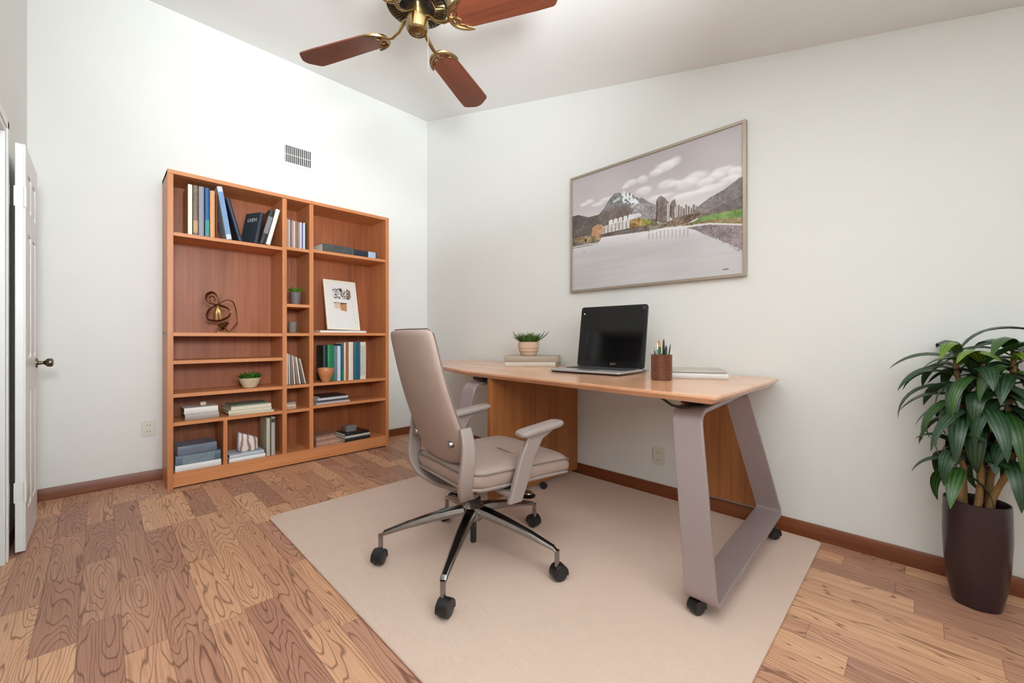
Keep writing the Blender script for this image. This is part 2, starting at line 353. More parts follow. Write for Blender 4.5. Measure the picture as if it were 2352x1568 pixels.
for z in (.31, 1.79):
    hg = MB().box((dxb, dya-.004, z-.05), (dxb+.0025, dyb-.004, z+.05)).box((dxb+.002, WY+.0205, z-.05), (dxb+.052, WY+.0235, z+.05))
    hg.cyl((dxb+.004, dyb-.002, z-.05), (dxb+.004, dyb-.002, z+.05), .006)
    hg.build('hinge', mat('white_enamel', (235, 235, 232), .3), door)
kp = on(1, dyb, 94, 829); kz = kp.z; kx = dxa+.055
kn = MB()
mt = Matrix.Translation((kx, dyb, kz)) @ Matrix.Rotation(-PI/2, 4, 'X')
prof = [(.028, 0), (.028, .006), (.012, .010), (.009, .028), (.014, .034), (.024, .044), (.026, .055), (.022, .066), (.008, .070)]
kn.rings([[mt @ Vector((r*math.cos(2*PI*i/24), r*math.sin(2*PI*i/24), z)) for i in range(24)] for r, z in prof])
kn.build('door_handle', mat('aged_bronze', (110, 100, 84), .25, 1), door)

# rug
rg = MB().prism(rrect(1.2, .985, .03, 4), 'z', 0, .012).build('rug', rug_mat(), bevel=.004)
rg.location = (2.566, -1.03, .0005); tag(rg, 'beige rectangular woven rug lying under the desk and chair', 'rug')

# air vent + outlets
vt = thing('air_vent', 'white rectangular wall air vent with dark slots above the bookcase', 'vent', (0, -1.418, 2.78))
m = MB(); hy, hz = .142, .104
ringf(m, -hy, hy, -hz, hz, .028, .001, .010).build('frame', M_white, vt, .002)
MB().box((.001, -hy+.02, -hz+.025), (.003, hy-.02, hz-.025)).build('backing', M_dark, vt)
m = MB()
for i in range(14):
    y = -hy+.036+i*.0168; m.box((.003, y-.0032, -hz+.03), (.009, y+.0032, hz-.03))
m.box((.003, -hy+.026, -.006), (.007, hy-.026, -.001))
m.build('louver', M_white, vt)
def outlet(loc, rz, label):
    t = thing('wall_outlet', label, 'outlet', loc, rz)
    MB().prism(rrect(.04, .06, .006, 3), 'y', -.007, -.001).build('cover_plate', mat('ivory_plastic', (226, 222, 210), .4), t, .002)
    for dz in (.024, -.024):
        s = MB().prism(rrect(.018, .017, .012, 4, 0, dz), 'y', -.010, -.007).build('socket', mat('ivory_plastic', 0, 0), t)
        MB().box((-.009, -.0105, dz-.004), (-.006, -.0095, dz+.006)).box((.006, -.0105, dz-.004), (.009, -.0095, dz+.006)).build('slot', M_dark, s)
outlet((2.852, 0, .268), 0, 'ivory double power outlet on the wall under the desk')
outlet((0, -2.47, .40), PI/2, 'pale power outlet on the wall at the left side of the bookcase')

# ------------------------------------------------------------------ painting on the back wall
def paint_mesh(name, nx, nz, x0, x1, z0, z1, fn, m, parent, mk):
    us = np.linspace(0, 1, nx+1); vs = np.linspace(0, 1, nz+1); U, V = np.meshgrid(us, vs)
    Xw = x0+U*(x1-x0); Zw = z0+V*(z1-z0)
    col = fn(Xw, Zw)
    verts = [mk(a, b) for a, b in zip(Xw.ravel(), Zw.ravel())]
    W = nx+1; faces = [(j*W+i, j*W+i+1, (j+1)*W+i+1, (j+1)*W+i) for j in range(nz) for i in range(nx)]
    me = bpy.data.meshes.new(name); me.from_pydata(verts, [], faces)
    ca = me.color_attributes.new('Col', 'FLOAT_COLOR', 'POINT')
    a = np.ones((len(verts), 4), dtype=np.float32); c = np.clip(col.reshape(-1, 3), 0, 255)/255; a[:, :3] = np.where(c <= .04045, c/12.92, ((c+.055)/1.055)**2.4)
    ca.data.foreach_set('color', a.ravel()); me.materials.append(m)
    o = bpy.data.objects.new(name, me); COL.objects.link(o); o.parent = parent
    return o
def inpoly(X, Z, poly):
    r = np.zeros(X.shape, bool); n = len(poly)
    for i in range(n):
        ax, az = poly[i]; bx, bz = poly[i-1]
        if az == bz: continue
        c = ((az > Z) != (bz > Z)) & (X < (bx-ax)*(Z-az)/(bz-az)+ax); r ^= c
    return r
def vnoise(X, Z, s, seed=0):
    rs = np.random.RandomState(seed); g = rs.rand(64, 64)
    x = X*s; z = Z*s; xi = np.floor(x).astype(int); zi = np.floor(z).astype(int); fx = x-xi; fz = z-zi
    fx = fx*fx*(3-2*fx); fz = fz*fz*(3-2*fz); a = g[zi % 64, xi % 64]; b = g[zi % 64, (xi+1) % 64]; c = g[(zi+1) % 64, xi % 64]; d = g[(zi+1) % 64, (xi+1) % 64]
    return (a*(1-fx)+b*fx)*(1-fz)+(c*(1-fx)+d*fx)*fz
PY = -.030
def c2w(cx_, cy_):
    p = on(1, PY, 1290+cx_/3.825, 270+cy_/3.825); return (p.x, p.z)
PX0, PX1, PZ0, PZ1 = 2.134, 3.389, 1.463, 2.36
def fix(p):
    """pull the traced outline of the print into a true rectangle"""
    u = (p[0]-2.144)/(3.387-2.144); top = 2.386+(2.330-2.386)*u; bot = 1.488+(1.450-1.488)*u
    v = (p[1]-bot)/(top-bot); return (PX0+u*(PX1-PX0), PZ0+v*(PZ1-PZ0))
def P(*pts): return [fix(c2w(*q)) for q in pts]
def landscape(X, Z):
    n1 = vnoise(X, Z, 4, 1); n2 = vnoise(X, Z, 18, 2); n3 = vnoise(X, Z, 70, 3); n4 = vnoise(X, Z, 150, 4)
    v = (Z-PZ0)/(PZ1-PZ0)
    sky = np.stack([184+18*n1+34*(1-v), 177+16*n1+36*(1-v), 179+16*n1+36*(1-v)], -1)
    col = sky.copy()
    u = (X-PX0)/(PX1-PX0); hz = np.exp(-((v-.52)/.13)**2)[..., None]; col = col*(1-.6*hz)+np.array([236, 235, 234])*.6*hz
    def blob(cx_, cy_, rx, ry, s=1, c=(250, 250, 250)):
        nonlocal col
        x, z = fix(c2w(cx_, cy_)); rx *= .00075; ry *= .00065
        d = ((X-x)/rx)**2+((Z-z)/ry)**2+(n2-.5)*.7
        a = np.clip(1.35-d, 0, 1)*s; shade = np.clip((Z-z)/ry*.5+.5, 0, 1); a = a*(.35+.65*shade)
        a = a[..., None]; col = col*(1-a)+np.array(c)*a
    for b in ((1000, 390, 60, 48), (900, 440, 95, 60), (940, 420, 90, 50), (820, 490, 70, 40), (720, 540, 60, 45), (610, 570, 75, 40), (560, 600, 45, 25),
              (920, 590, 90, 52), (990, 590, 60, 30), (720, 640, 90, 45), (1190, 540, 95, 60), (1100, 590, 90, 55), (1260, 590, 70, 40), (1410, 500, 90, 48), (1350, 540, 70, 40), (1530, 510, 60, 50), (1480, 570, 90, 35), (1300, 640, 120, 30), (1120, 690, 180, 30), (860, 700, 120, 30),
              (250, 715, 55, 34), (200, 740, 50, 24), (380, 705, 60, 30), (330, 740, 80, 25), (430, 690, 45, 25)): blob(*b, s=.9)
    def poly(pts, c, jit=0, mask=None, alpha=1):
        nonlocal col
        k = inpoly(X, Z, P(*pts))
        if mask is not None: k &= mask
        t = np.array(c)+(jit*(n3-.5)+jit*.8*(n4-.5)+jit*(n2-.5))[..., None]*np.array([1, 1, 1.])
        col[k] = col[k]*(1-alpha)+t[k]*alpha
    water = [(60, 1100), (350, 1050), (700, 1000), (950, 960), (1150, 940), (1600, 960), (1620, 1500), (60, 1520)]
    poly([(60, 850), (150, 825), (240, 850), (330, 830), (560, 770), (640, 800), (840, 830), (840, 1000), (60, 1110)], (118, 108, 104), 26)
    poly([(330, 832), (375, 780), (430, 690), (470, 650), (520, 645), (540, 622), (570, 650), (610, 652), (650, 690), (690, 705), (705, 695), (785, 750), (830, 765), (830, 850), (640, 850)], (128, 128, 132), 34)
    poly([(520, 645), (540, 622), (570, 650), (610, 652), (650, 690), (690, 750), (620, 765), (590, 750), (545, 755), (535, 700)], (214, 216, 220), 50, n3 > .42)
    poly([(450, 720), (520, 680), (510, 710), (455, 735)], (205, 208, 212), 30, n3 > .35)
    poly([(600, 770), (700, 745), (830, 765), (830, 890), (640, 890)], (160, 155, 154), 46)
    poly([(325, 835), (420, 790), (540, 755), (640, 795), (600, 880), (380, 900)], (122, 110, 104), 24)
    poly([(60, 850), (150, 825), (240, 850), (330, 835), (350, 990), (60, 1040)], (102, 92, 88), 22)
    poly([(1560, 560), (1620, 540), (1620, 900), (1200, 900), (1150, 860), (1190, 800), (1300, 720), (1420, 660)], (134, 126, 124), 30)
    poly([(1620, 700), (1400, 790), (1230, 860), (1200, 900), (1620, 900)], (116, 106, 104), 26)
    poly([(1150, 930), (1240, 880), (1560, 830), (1620, 815), (1620, 900), (1300, 930)], (122, 152, 84), 34)
    poly([(1000, 970), (1140, 930), (1300, 915), (1620, 895), (1620, 965), (1250, 950)], (142, 124, 84), 46)
    poly([(890, 940), (1020, 880), (1200, 845), (1240, 870), (1100, 940), (940, 975)], (132, 112, 92), 50)
    poly([(690, 880), (740, 885), (800, 900), (820, 930), (700, 945)], (150, 150, 76), 60)
    poly([(600, 890), (700, 880), (710, 950), (600, 960)], (166, 128, 70), 60)
    poly([(680, 975), (740, 940), (860, 925), (950, 960), (820, 990)], (140, 128, 112), 60)
    # towers
    for a, b, t, bt in ((830, 950, 690, 935), (950, 1015, 725, 905)):
        poly([(a, bt-30), (a+2, t+50), (a+18, t+14), (a+45, t-4), ((a+b)//2+20, t+22), (b-6, t+60), (b, bt-20), ((a+b)//2, bt)], (138, 124, 118), 34)
        poly([(a, bt-30), (a+2, t+50), (a+14, t+18), (a+14, bt-24)], (92, 80, 76), 10)
        poly([(b-22, t+70), (b-12, t+60), (b-6, bt-20), (b-22, bt-20)], (210, 204, 198), 10)
    for i, xx in enumerate(range(1020, 1190, 22)): poly([(xx, 890-i*6), (xx, 775+(i % 3)*14), (xx+17, 775+(i % 3)*14), (xx+17, 885-i*6)], (134+14*(i % 2), 122+12*(i % 2), 118+10*(i % 2)), 30)
    # village
    poly([(360, 1010), (365, 940), (480, 900), (605, 885), (605, 955), (480, 990)], (216, 212, 208), 20)
    for xx in range(375, 600, 32): poly([(xx, 1000-(xx-375)*.2), (xx+3, 930-(xx-375)*.17), (xx+8, 930-(xx-375)*.17), (xx+8, 1000-(xx-375)*.2)], (120, 112, 108), 10)
    for xx in range(420, 600, 42): poly([(xx, 925-(xx-420)*.2), (xx, 890-(xx-420)*.24), (xx+18, 878-(xx-420)*.24), (xx+34, 885-(xx-420)*.24), (xx+34, 915-(xx-420)*.2)], (236, 236, 236), 12)
    poly([(600, 870), (610, 845), (680, 828), (705, 845), (700, 862), (620, 885)], (224, 224, 228), 20)
    poly([(265, 1015), (275, 945), (320, 915), (365, 925), (372, 990), (330, 1025)], (196, 150, 116), 26)
    poly([(60, 1090), (60, 1045), (220, 1015), (350, 1020), (350, 1050), (200, 1080)], (150, 130, 96), 50)
    poly([(60, 1110), (60, 1060), (150, 1062), (160, 1090)], (112, 104, 100), 30)
    poly([(350, 1005), (480, 982), (620, 958), (770, 935), (770, 942), (620, 966), (480, 990), (352, 1014)], (92, 70, 50), 8)
    # water
    k = inpoly(X, Z, P((60, 1120), (330, 1075), (360, 1030), (480, 1018), (680, 1000), (800, 985), (930, 965), (1150, 955), (1300, 945), (1620, 970), (1640, 1560), (40, 1560)))
    wc = np.stack([224+14*n1, 221+14*n1, 223+14*n1], -1)+(vnoise(X*.4, Z*8, 10, 9)-.5)[..., None]*9
    tp = np.clip((v-.32)/.1, 0, 1)[..., None]; wc = wc*(1-.12*(1-tp))
    wc = wc+np.exp(-(((u-.6)/.25)**2+((v-.36)/.06)**2))[..., None]*16
    col[k] = wc[k]
    kk = k
    for xx in range(760, 1120, 34): poly([(xx, 990), (xx+16, 985), (xx+16, 1060-(xx-760)*.05), (xx, 1070)], (176, 170, 170), 8, kk, .6)
    poly([(1090, 975), (1300, 955), (1620, 975), (1620, 1215), (1520, 1150), (1400, 1100), (1260, 1045), (1180, 1000)], (140, 124, 126), 50, kk & (n4+.3*n3 > .2), .85)
    poly([(1380, 1100), (1620, 1140), (1620, 1230), (1500, 1170)], (150, 138, 140), 30, kk & (n4 > .6), .8)
    poly([(1160, 950), (1300, 940), (1620, 962), (1620, 972), (1300, 952), (1160, 960)], (226, 222, 222), 6)
    poly([(680, 1025), (930, 968), (935, 978), (690, 1032)], (236, 234, 232), 4)
    poly([(60, 1122), (325, 1080), (325, 1085), (60, 1128)], (70, 62, 58), 4)
    for xx in range(355, 700, 20): poly([(xx, 1035-(xx-355)*.13), (xx, 1012-(xx-355)*.13), (xx+8, 1010-(xx-355)*.13), (xx+9, 1033-(xx-355)*.13)], (96, 86, 76), 30, n3 > .3)
    poly([(1405, 1348), (1462, 1340), (1464, 1347), (1406, 1354)], (36, 34, 36))
    poly([(199, 1145), (208, 1145), (208, 1151), (199, 1151)], (40, 36, 36))
    poly([(208, 1060), (214, 1038), (220, 1040), (226, 1060), (220, 1072)], (40, 36, 32))
    return col
pt = thing('landscape_painting', 'large framed grey painting of a snowy mountain and towers beside a lake', 'painting', ((PX0+PX1)/2, 0, PZ0))
ox = (PX0+PX1)/2
paint_mesh('canvas', 520, 372, PX0+.004, PX1-.004, PZ0+.004, PZ1-.004, landscape, vcol_mat('painted_canvas', .55), pt, lambda a, b: (a-ox, PY+.004, b-PZ0))
M_pf = mat('champagne_metal_frame', (178, 164, 148), .35, .6)
m = MB(); hw = (PX1-PX0)/2; hh = PZ1-PZ0
ringf(m, -hw-.014, hw+.014, -.014, hh+.014, .018, PY-.006, -.002, 'y').build('frame', M_pf, pt, .0015)
MB().box((-hw, -.024, 0), (hw, -.004, hh)).build('backing', M_dark, pt)

# ------------------------------------------------------------------ ceiling fan
FX, FY, FZ = 2.65, -1.79, 2.38
fan = thing('ceiling_fan', 'brass ceiling fan with dark reddish wooden blades hanging from the sloped ceiling', 'ceiling fan', (FX, FY, zc(FX)))
top = 0; z0 = FZ-zc(FX)
zh = z0+.05
MB().lathe([(.03, zh+.23), (.055, zh+.235), (.11, zh+.22), (.13, zh+.18), (.133, zh+.10), (.14, zh+.085), (.14, zh+.055), (.128, zh+.035), (.124, zh+.032), (.124, zh+.04), (.03, zh+.045)], n=56).build('motor_housing', M_brass, fan)
MB().lathe([(.123, zh+.034), (.118, zh+.030), (.05, zh+.024), (.01, zh+.024)], n=56).build('vent_plate', M_blackg, fan)
m = MB()
for i in range(44):
    a = 2*PI*i/44; c, s = math.cos(a), math.sin(a); mt = Matrix.Rotation(a, 4, 'Z')
    m.box((.074, -.0011, zh+.0225), (.116, .0011, zh+.030), mt)
for k in range(44):
    a0 = 2*PI*k/44
m.tube([(.073*math.cos(2*PI*i/48), .073*math.sin(2*PI*i/48), zh+.026) for i in range(48)], .0016, 6, closed=True)
m.build('vent_ribs', M_brass, fan)
MB().lathe([(.042, zh+.03), (.042, zh-.02), (.046, zh-.024), (.046, zh-.055), (.043, zh-.068), (.036, zh-.074), (.034, zh-.072), (.018, zh-.073), (.01, zh-.075)], n=40).build('switch_housing', M_brass, fan)
m = MB().tube([(.034*math.cos(2*PI*i/40), .034*math.sin(2*PI*i/40), zh-.073) for i in range(40)], .0012, 6, closed=True)
m.tube([(.02*math.cos(.5+5*i/30), .02*math.sin(.5+5*i/30), zh-.0735) for i in range(31)], .001, 6)
m.build('emblem', mat('dark_bronze', (58, 44, 28), .4, .8), fan)
MB().cyl((0, 0, zh+.2), (0, 0, -.02), .013).build('downrod', M_brass, fan)
MB().lathe([(.075, .03), (.075, -.03), (.06, -.07), (.02, -.085)], n=32).build('canopy', M_brass, fan)
MB().cyl((.034, .030, zh-.03), (.034, .030, zh-.245), .0012, n=6).build('pull_chain', M_steel, fan)
def blade_pts():
    pts = []
    L0, L1, wi, wo = .17, .610, .058, .069
    for k in range(9):                      # rounded root
        a = R(90+180*k/8); pts.append((L0+.05+.055*math.cos(a), wi*math.sin(a)))
    pts += [(L1-.11, -wo), (L1-.045, -wo-.001)]
    for k in range(4): a = R(-90+50*k/3); pts.append((L1-.047+.02*math.cos(a), -wo+.020+.02*math.sin(a)))
    pts += [(L1-.014, -.036), (L1-.003, -.018), (L1, 0), (L1-.003, .018), (L1-.014, .036)]
    for k in range(4): a = R(40+50*k/3); pts.append((L1-.047+.02*math.cos(a), wo-.020+.02*math.sin(a)))
    pts += [(L1-.11, wo)]
    return pts
BA = [160, 70, -20, -110]
for i, a in enumerate(BA):
    rot = Matrix.Rotation(YAW+R(a), 4, 'Z')
    pm = Matrix.Translation((0, 0, z0-.005)) @ rot @ Matrix.Rotation(R(-11), 4, 'X')
    b = MB().prism(blade_pts(), 'z', -.003, .003).build('blade', M_blade, fan, .0012)
    b.matrix_local = pm
    m = MB()
    m.tube([(.035, 0, .045), (.06, 0, .034), (.09, 0, .004), (.125, 0, -.012), (.16, 0, -.008), (.185, 0, -.006)], [.011, .011, .009, .008, .008, .006], 10, up=(0, 0, 1), sec=[(.5*math.cos(2*PI*k/12), math.sin(2*PI*k/12)) for k in range(12)])
    # crescent bracket with scalloped inner edge
    arc = [(.20-.045*math.cos(t)+.035*(abs(math.sin(t))**3), .066*math.sin(t)) for t in [R(-92+184*k/24) for k in range(25)]]
    m.tube([(x, y, -.006) for x, y in arc], [.003+.006*math.cos(R(-85+170*k/24)) for k in range(25)], 8)
    inner = [(.236, -.064), (.212, -.05), (.205, -.034), (.19, -.03), (.196, -.015), (.182, 0), (.196, .015), (.19, .03), (.205, .034), (.212, .05), (.236, .064)]
    m.tube([(x, y, -.006) for x, y in inner], .0032, 8)
    for sy in (-1, 1): m.tube([(.16, sy*.022, -.006), (.19, sy*.030, -.006)], .0028, 8)
    br = m.build('blade_bracket', M_brass, b)

# ------------------------------------------------------------------ bookcase
BX, BY0, BY1, BHT, TH = .356, -2.392, -.684, 2.283, .034
bc = thing('bookcase', 'tall open oak-coloured bookcase with many compartments against the left wall', 'bookcase', (0, (BY0+BY1)/2, 0))
oy = (BY0+BY1)/2; xb = .017
def bpart(name, a, b, m=None, bev=.0015):
    return MB().box((a[0], a[1]-oy, a[2]), (b[0], b[1]-oy, b[2])).build(name, m or M_shelfh, bc, bev)
D1, D2 = -1.651, -1.4375
for ya, yb in ((BY0, BY0+TH), (BY1-TH, BY1)): bpart('side_panel', (xb, ya, 0), (BX, yb, BHT-.001), M_shelfv)
for ya in (D1, D2): bpart('divider', (xb+.006, ya, .112), (BX-.001, ya+TH, BHT-.03), M_shelfv)
bpart('top_panel', (xb, BY0, BHT-.028), (BX+.003, BY1, BHT))
bpart('back_panel', (xb, BY0+.01, .05), (xb+.006, BY1-.01, BHT-.01), M_shelf_shade)
bpart('bottom_panel', (xb+.004, BY0+TH, .088), (BX-.002, BY1-TH, .112))
bpart('plinth', (BX-.022, BY0+TH, .012), (BX-.001, BY1-TH, .092))
SZ = {'L': [1.842, 1.122, .920, .680, .476], 'M': [1.853, 1.372, 1.126, .682, .474], 'R': [1.862, 1.132, .686, .488]}
SP = {'L': (BY0+TH, D1), 'M': (D1+TH, D2), 'R': (D2+TH, BY1-TH)}
for k, zs_ in SZ.items():
    for z in zs_: bpart('shelf', (xb+.006, SP[k][0], z-.026), (BX-.003, SP[k][1], z))
V1 = -2.048
bpart('divider', (xb+.006, V1-.013, .112), (BX-.003, V1+.013, .450), M_shelfv)
MB().box((xb+.05, BY0-oy-.0012, 1.105), (BX-.002, BY0-oy, 1.128)).build('joint_strip', mat('joint_trim', (150, 122, 84), .5), bc)

# ------------------------------------------------------------------ books
def cm(c, rough=.45, noise=.06): return mat('cover_%d_%d_%d' % c, c, rough, noise=noise, nscale=25)
def book(name, label, T, Hh, D, cover, loc, lie=False, rz=0, lean=0, group=None, cat='book', pages=None, band=None, soft=False):
    """spine faces local +x, thickness along y, height along z"""
    if lie: rot = Matrix.Rotation(rz, 4, 'Z') @ Matrix.Rotation(PI/2, 4, 'X') @ Matrix.Translation((0, 0, -Hh/2))
    else: rot = Matrix.Rotation(rz, 4, 'Z') @ Matrix.Rotation(lean, 4, 'X')
    base = Vector(loc)+(Vector((0, 0, T/2)) if lie else Vector((0, 0, 0)))
    t = thing(name, label, cat, loc, 0, group)
    off = Matrix.Translation((0, 0, T/2)) if lie else Matrix.Identity(4)
    mt = off @ rot
    c = .0025 if T > .02 else .0012
    def tr(mb):
        mb.bm.transform(mt); return mb
    mb = MB(); e = .003
    mb.box((-D, -T/2, 0), (-.002, -T/2+c, Hh)); mb.box((-D, T/2-c, 0), (-.002, T/2, Hh))
    if soft: mb.box((-.004, -T/2, 0), (0, T/2, Hh))
    else:
        pts = [(-.006, -T/2), (-.001, -T/2+.002)]+[(.003*math.sin(PI*k/6), -T/2+.002+(T-.004)*k/6) for k in range(1, 6)]+[(-.001, T/2-.002), (-.006, T/2)]
        mb.prism(pts, 'z', 0, Hh)
    tr(mb).build('cover', cover, t, .0006, 1)
    tr(MB().box((-D+.004, -T/2+c, e), (-.004, T/2-c, Hh-e))).build('pages', pages or M_paper, t)
    if band:
        z0_, z1_, bm_ = band
        tr(MB().box((-.003, -T/2+.0015, Hh*z0_), (.0042, T/2-.0015, Hh*z1_))).build('title_band', bm_, t)
    return t, mt
GT = 'books standing on the top left shelf'
zt = SZ['L'][0]+.0005
M_tan = mat('tan_cover', (206, 160, 108), .5)
def row(items, zbase, xf=.33):
    for (px0, px1, pyt, pyb, D, cover, label, lean, band, name, cat, pg) in items:
        y0, y1 = yat(px0, xf), yat(px1, xf); T = (y1-y0)*.94; s = on(0, xf, (px0+px1)/2, 777); d = (CX-s.x)/-ray((px0+px1)/2, 777)[0]
        Hh = (pyb-pyt)*d/FPX
        yy = (y0+y1)/2
        book(name, label, T, Hh, D, cover, (xf, yy, zbase), lean=lean, group=GT, cat=cat, pages=pg, band=band)
# top left compartment
row([
 (431, 442, 418, 533, .24, M_tan, 'tall cream-spined book, leftmost in the top left shelf row', 0, (0, 1, cm((236, 230, 218))), 'book', 'book', None),
 (443, 455, 421, 536, .21, cm((128, 112, 92), .5, .6), 'tall book with mottled brown spine between cream and grey books', 0, (.05, .3, mat('gold_mottle', (188, 150, 92), .4, noise=.5, nscale=60)), 'book', 'book', None),
 (456, 469, 424, 538, .20, cm((150, 146, 158)), 'tall plain lavender-grey book on the top left shelf', 0, None, 'book', 'book', None),
 (470.5, 481, 428, 541, .20, cm((38, 96, 150)), 'tall blue and teal spined book on the top left shelf', 0, (.02, .35, mat('teal_band', (40, 140, 132), .4)), 'book', 'book', None),
 (482, 494, 435, 543, .20, cm((218, 158, 112)), 'peach orange book on the top left shelf right of the blue one', 0, None, 'book', 'book', None),
 (495, 500, 442, 545, .19, cm((120, 66, 34), .5, .4), 'thin rust brown book beside the peach orange book', 0, None, 'book', 'book', None),
], zt)
Y = yat(506, .33)
book('book', 'white and pale blue book leaning right next to thin rust book', .034, .40, .19, cm((206, 214, 228)), (.33, Y+.058, zt+.006), lean=R(9), group=GT, band=(.1, .9, cm((120, 150, 190))))
book('book', 'dark navy book leaning at the right end of tall book row', .026, .335, .19, cm((30, 40, 62)), (.33, Y+.134, zt+.006), lean=R(15), group=GT)
# leaning pair on the right of the top left shelf
b, mt = book('book', 'black hardcover with pale lettering leaning face-out on top left shelf', .03, .265, .165, cm((52, 60, 70), .4), (.33, -1.835, zt+.008), lean=R(-12), rz=R(26), cat='book')
text_mesh('lettering', 'LKEN', .042, cm((206, 208, 206)), b, mt @ Matrix.Translation((-.08, -.0155, .20)) @ Matrix.Rotation(PI/2, 4, 'X'))
b, mt = book('book', 'black book with white edges leaning right of the lettered book', .035, .30, .19, cm((34, 34, 36)), (.33, -1.795, zt+.010), lean=R(-15), pages=mat('white_pages', (236, 234, 228), .7), band=(.3, .8, cm((120, 122, 124))))
b, mt = book('book', 'white-spined book leaning against the divider on the top left shelf', .03, .315, .19, cm((232, 229, 220)), (.33, -1.752, zt+.008), lean=R(-14))
# middle top: thin sleeves
cols = [(150, 132, 138), (196, 178, 170), (122, 98, 96), (170, 142, 134), (214, 196, 184), (150, 118, 104), (134, 104, 94), (172, 150, 146), (206, 206, 222), (116, 110, 150), (226, 226, 230), (46, 44, 58)]
names = ['mauve grey', 'pale pinkish beige', 'dull plum', 'dusty rose', 'cream', 'warm brown', 'cocoa brown', 'grey rose', 'pale lilac', 'violet grey', 'white', 'near black']
pl = 'thin %s spined record standing in the narrow top cubby'
yA, yB = SP['M'][0]+.008, SP['M'][1]-.012; n = len(cols)
for i, c in enumerate(cols):
    T = (yB-yA)/n; book('record', pl % names[i], T*.9, .245-.012*((i*7) % 5)/5-.001*i, .22, cm(c), (.32, yA+(i+.5)*T, SZ['M'][0]+.0005), cat='record', group='records in the narrow top cubby', soft=True)
# right top: two thick books lying end to end
z = SZ['R'][0]+.0005
book('book', 'thick white book with dark printed spine lying flat on top right shelf', .068, .28, .20, cm((70, 74, 74), .5, .6), (.345, -1.185, z), True, R(4), pages=mat('white_pages', (236, 234, 228)), group='books lying on the top right shelf')
book('book', 'black and pale blue book lying flat, right one on top right shelf', .058, .235, .20, cm((36, 42, 56), .35), (.345, -.925, z), True, R(2), band=(.05, .38, cm((168, 190, 214))), group='books lying on the top right shelf')
# bowls, pots
def succulent(parent, r, h, z, n, m, seed, up=.5, wid=.012, L=.06, xy=(0, 0), name='foliage'):
    rn = random.Random(seed); mb = MB(); uvl = mb.bm.loops.layers.uv.new('UVMap')
    for i in range(n):
        a = rn.uniform(0, 2*PI); el = rn.uniform(up, 1.45); rr = r*rn.random()**.5*.7; l = L*rn.uniform(.7, 1.15)
        d = Vector((math.cos(a)*math.cos(el), math.sin(a)*math.cos(el), math.sin(el))); sd = Vector((-math.sin(a), math.cos(a), 0))
        p = Vector((xy[0]+rr*math.cos(a), xy[1]+rr*math.sin(a), z)); nn = 5; L_, R_ = [], []; C_ = []
        nr = d.cross(sd)
        for k in range(nn+1):
            t = k/nn; wv = wid*(math.sin(PI*(.12+.86*t))**.8); q = p+d*l*t+Vector((math.cos(a), math.sin(a), 0))*l*.22*t*t-Vector((0, 0, 1))*l*.12*t*t
            L_.append(mb.bm.verts.new(q-sd*wv)); C_.append(mb.bm.verts.new(q+nr*wv*.45)); R_.append(mb.bm.verts.new(q+sd*wv))
        for k in range(nn):
            for A, B, u0, u1 in ((L_, C_, 0, .5), (C_, R_, .5, 1)):
                f = mb._f([A[k], B[k], B[k+1], A[k+1]])
                if f:
                    for lp, uv in zip(f.loops, ((u0, k/nn), (u1, k/nn), (u1, (k+1)/nn), (u0, (k+1)/nn))): lp[uvl].uv = uv
    return mb.build(name, m, parent, ang=80)
M_g1 = leaf_mat('succulent_green', (46, 104, 34), (120, 168, 70), 1)
M_g2 = leaf_mat('bright_succulent', (84, 132, 36), (186, 206, 96), 1)
M_g3 = leaf_mat('grass_green', (60, 104, 44), (140, 172, 92), 1)
def pot(parent, prof, m, n=32, name='pot'): return MB().lathe(prof, n=n).build(name, m, parent)
M_stone = mat('carved_stone', (206, 188, 156), .75, noise=.25, nscale=30, bump=.4, bscale=50)
t = thing('succulent_bowl', 'green succulent in a small beige bowl on the lower left shelf', 'potted plant', (.27, yat(574, .27), SZ['L'][3]+.0005))
pot(t, [(.036, 0), (.046, .004), (.068, .045), (.078, .078), (.075, .080), (.068, .07), (.01, .065)], M_stone); succulent(t, .062, 0, .056, 110, M_g1, 3, .75, .010, .075)
t = thing('potted_succulent', 'bright green rosette plant in a dark grey pot in the narrow cubby', 'potted plant', (.28, -1.527, SZ['M'][1]+.0005))
pot(t, [(.034, 0), (.037, .003), (.047, .105), (.045, .107), (.04, .095), (.01, .092)], mat('grey_ceramic', (110, 98, 98), .6, noise=.1)); succulent(t, .025, 0, .092, 60, M_g2, 5, .55, .011, .068)
o = MB().lathe([(.02, 0), (.028, .004), (.033, .04), (.034, .085), (.030, .096), (.02, .099), (.005, .1)], n=28).build('stone_vase', mat('grey_stone', (118, 112, 102), .7, noise=.2, nscale=30)); o.location = (.28, yat(672, .28), SZ['M'][2]+.0005)
tag(o, 'small grey rounded stone vase in the narrow middle cubby', 'vase')
t = thing('terracotta_bowl', 'glazed terracotta bowl standing in front of the green book', 'bowl', (.315, yat(748, .315), SZ['R'][2]+.0005))
pot(t, [(.026, 0), (.032, .003), (.052, .05), (.066, .085), (.070, .112), (.066, .125), (.060, .126), (.058, .11), (.04, .06), (.01, .03)], mat('terracotta_glaze', (198, 128, 84), .4, noise=.2, nscale=25), name='bowl_body')
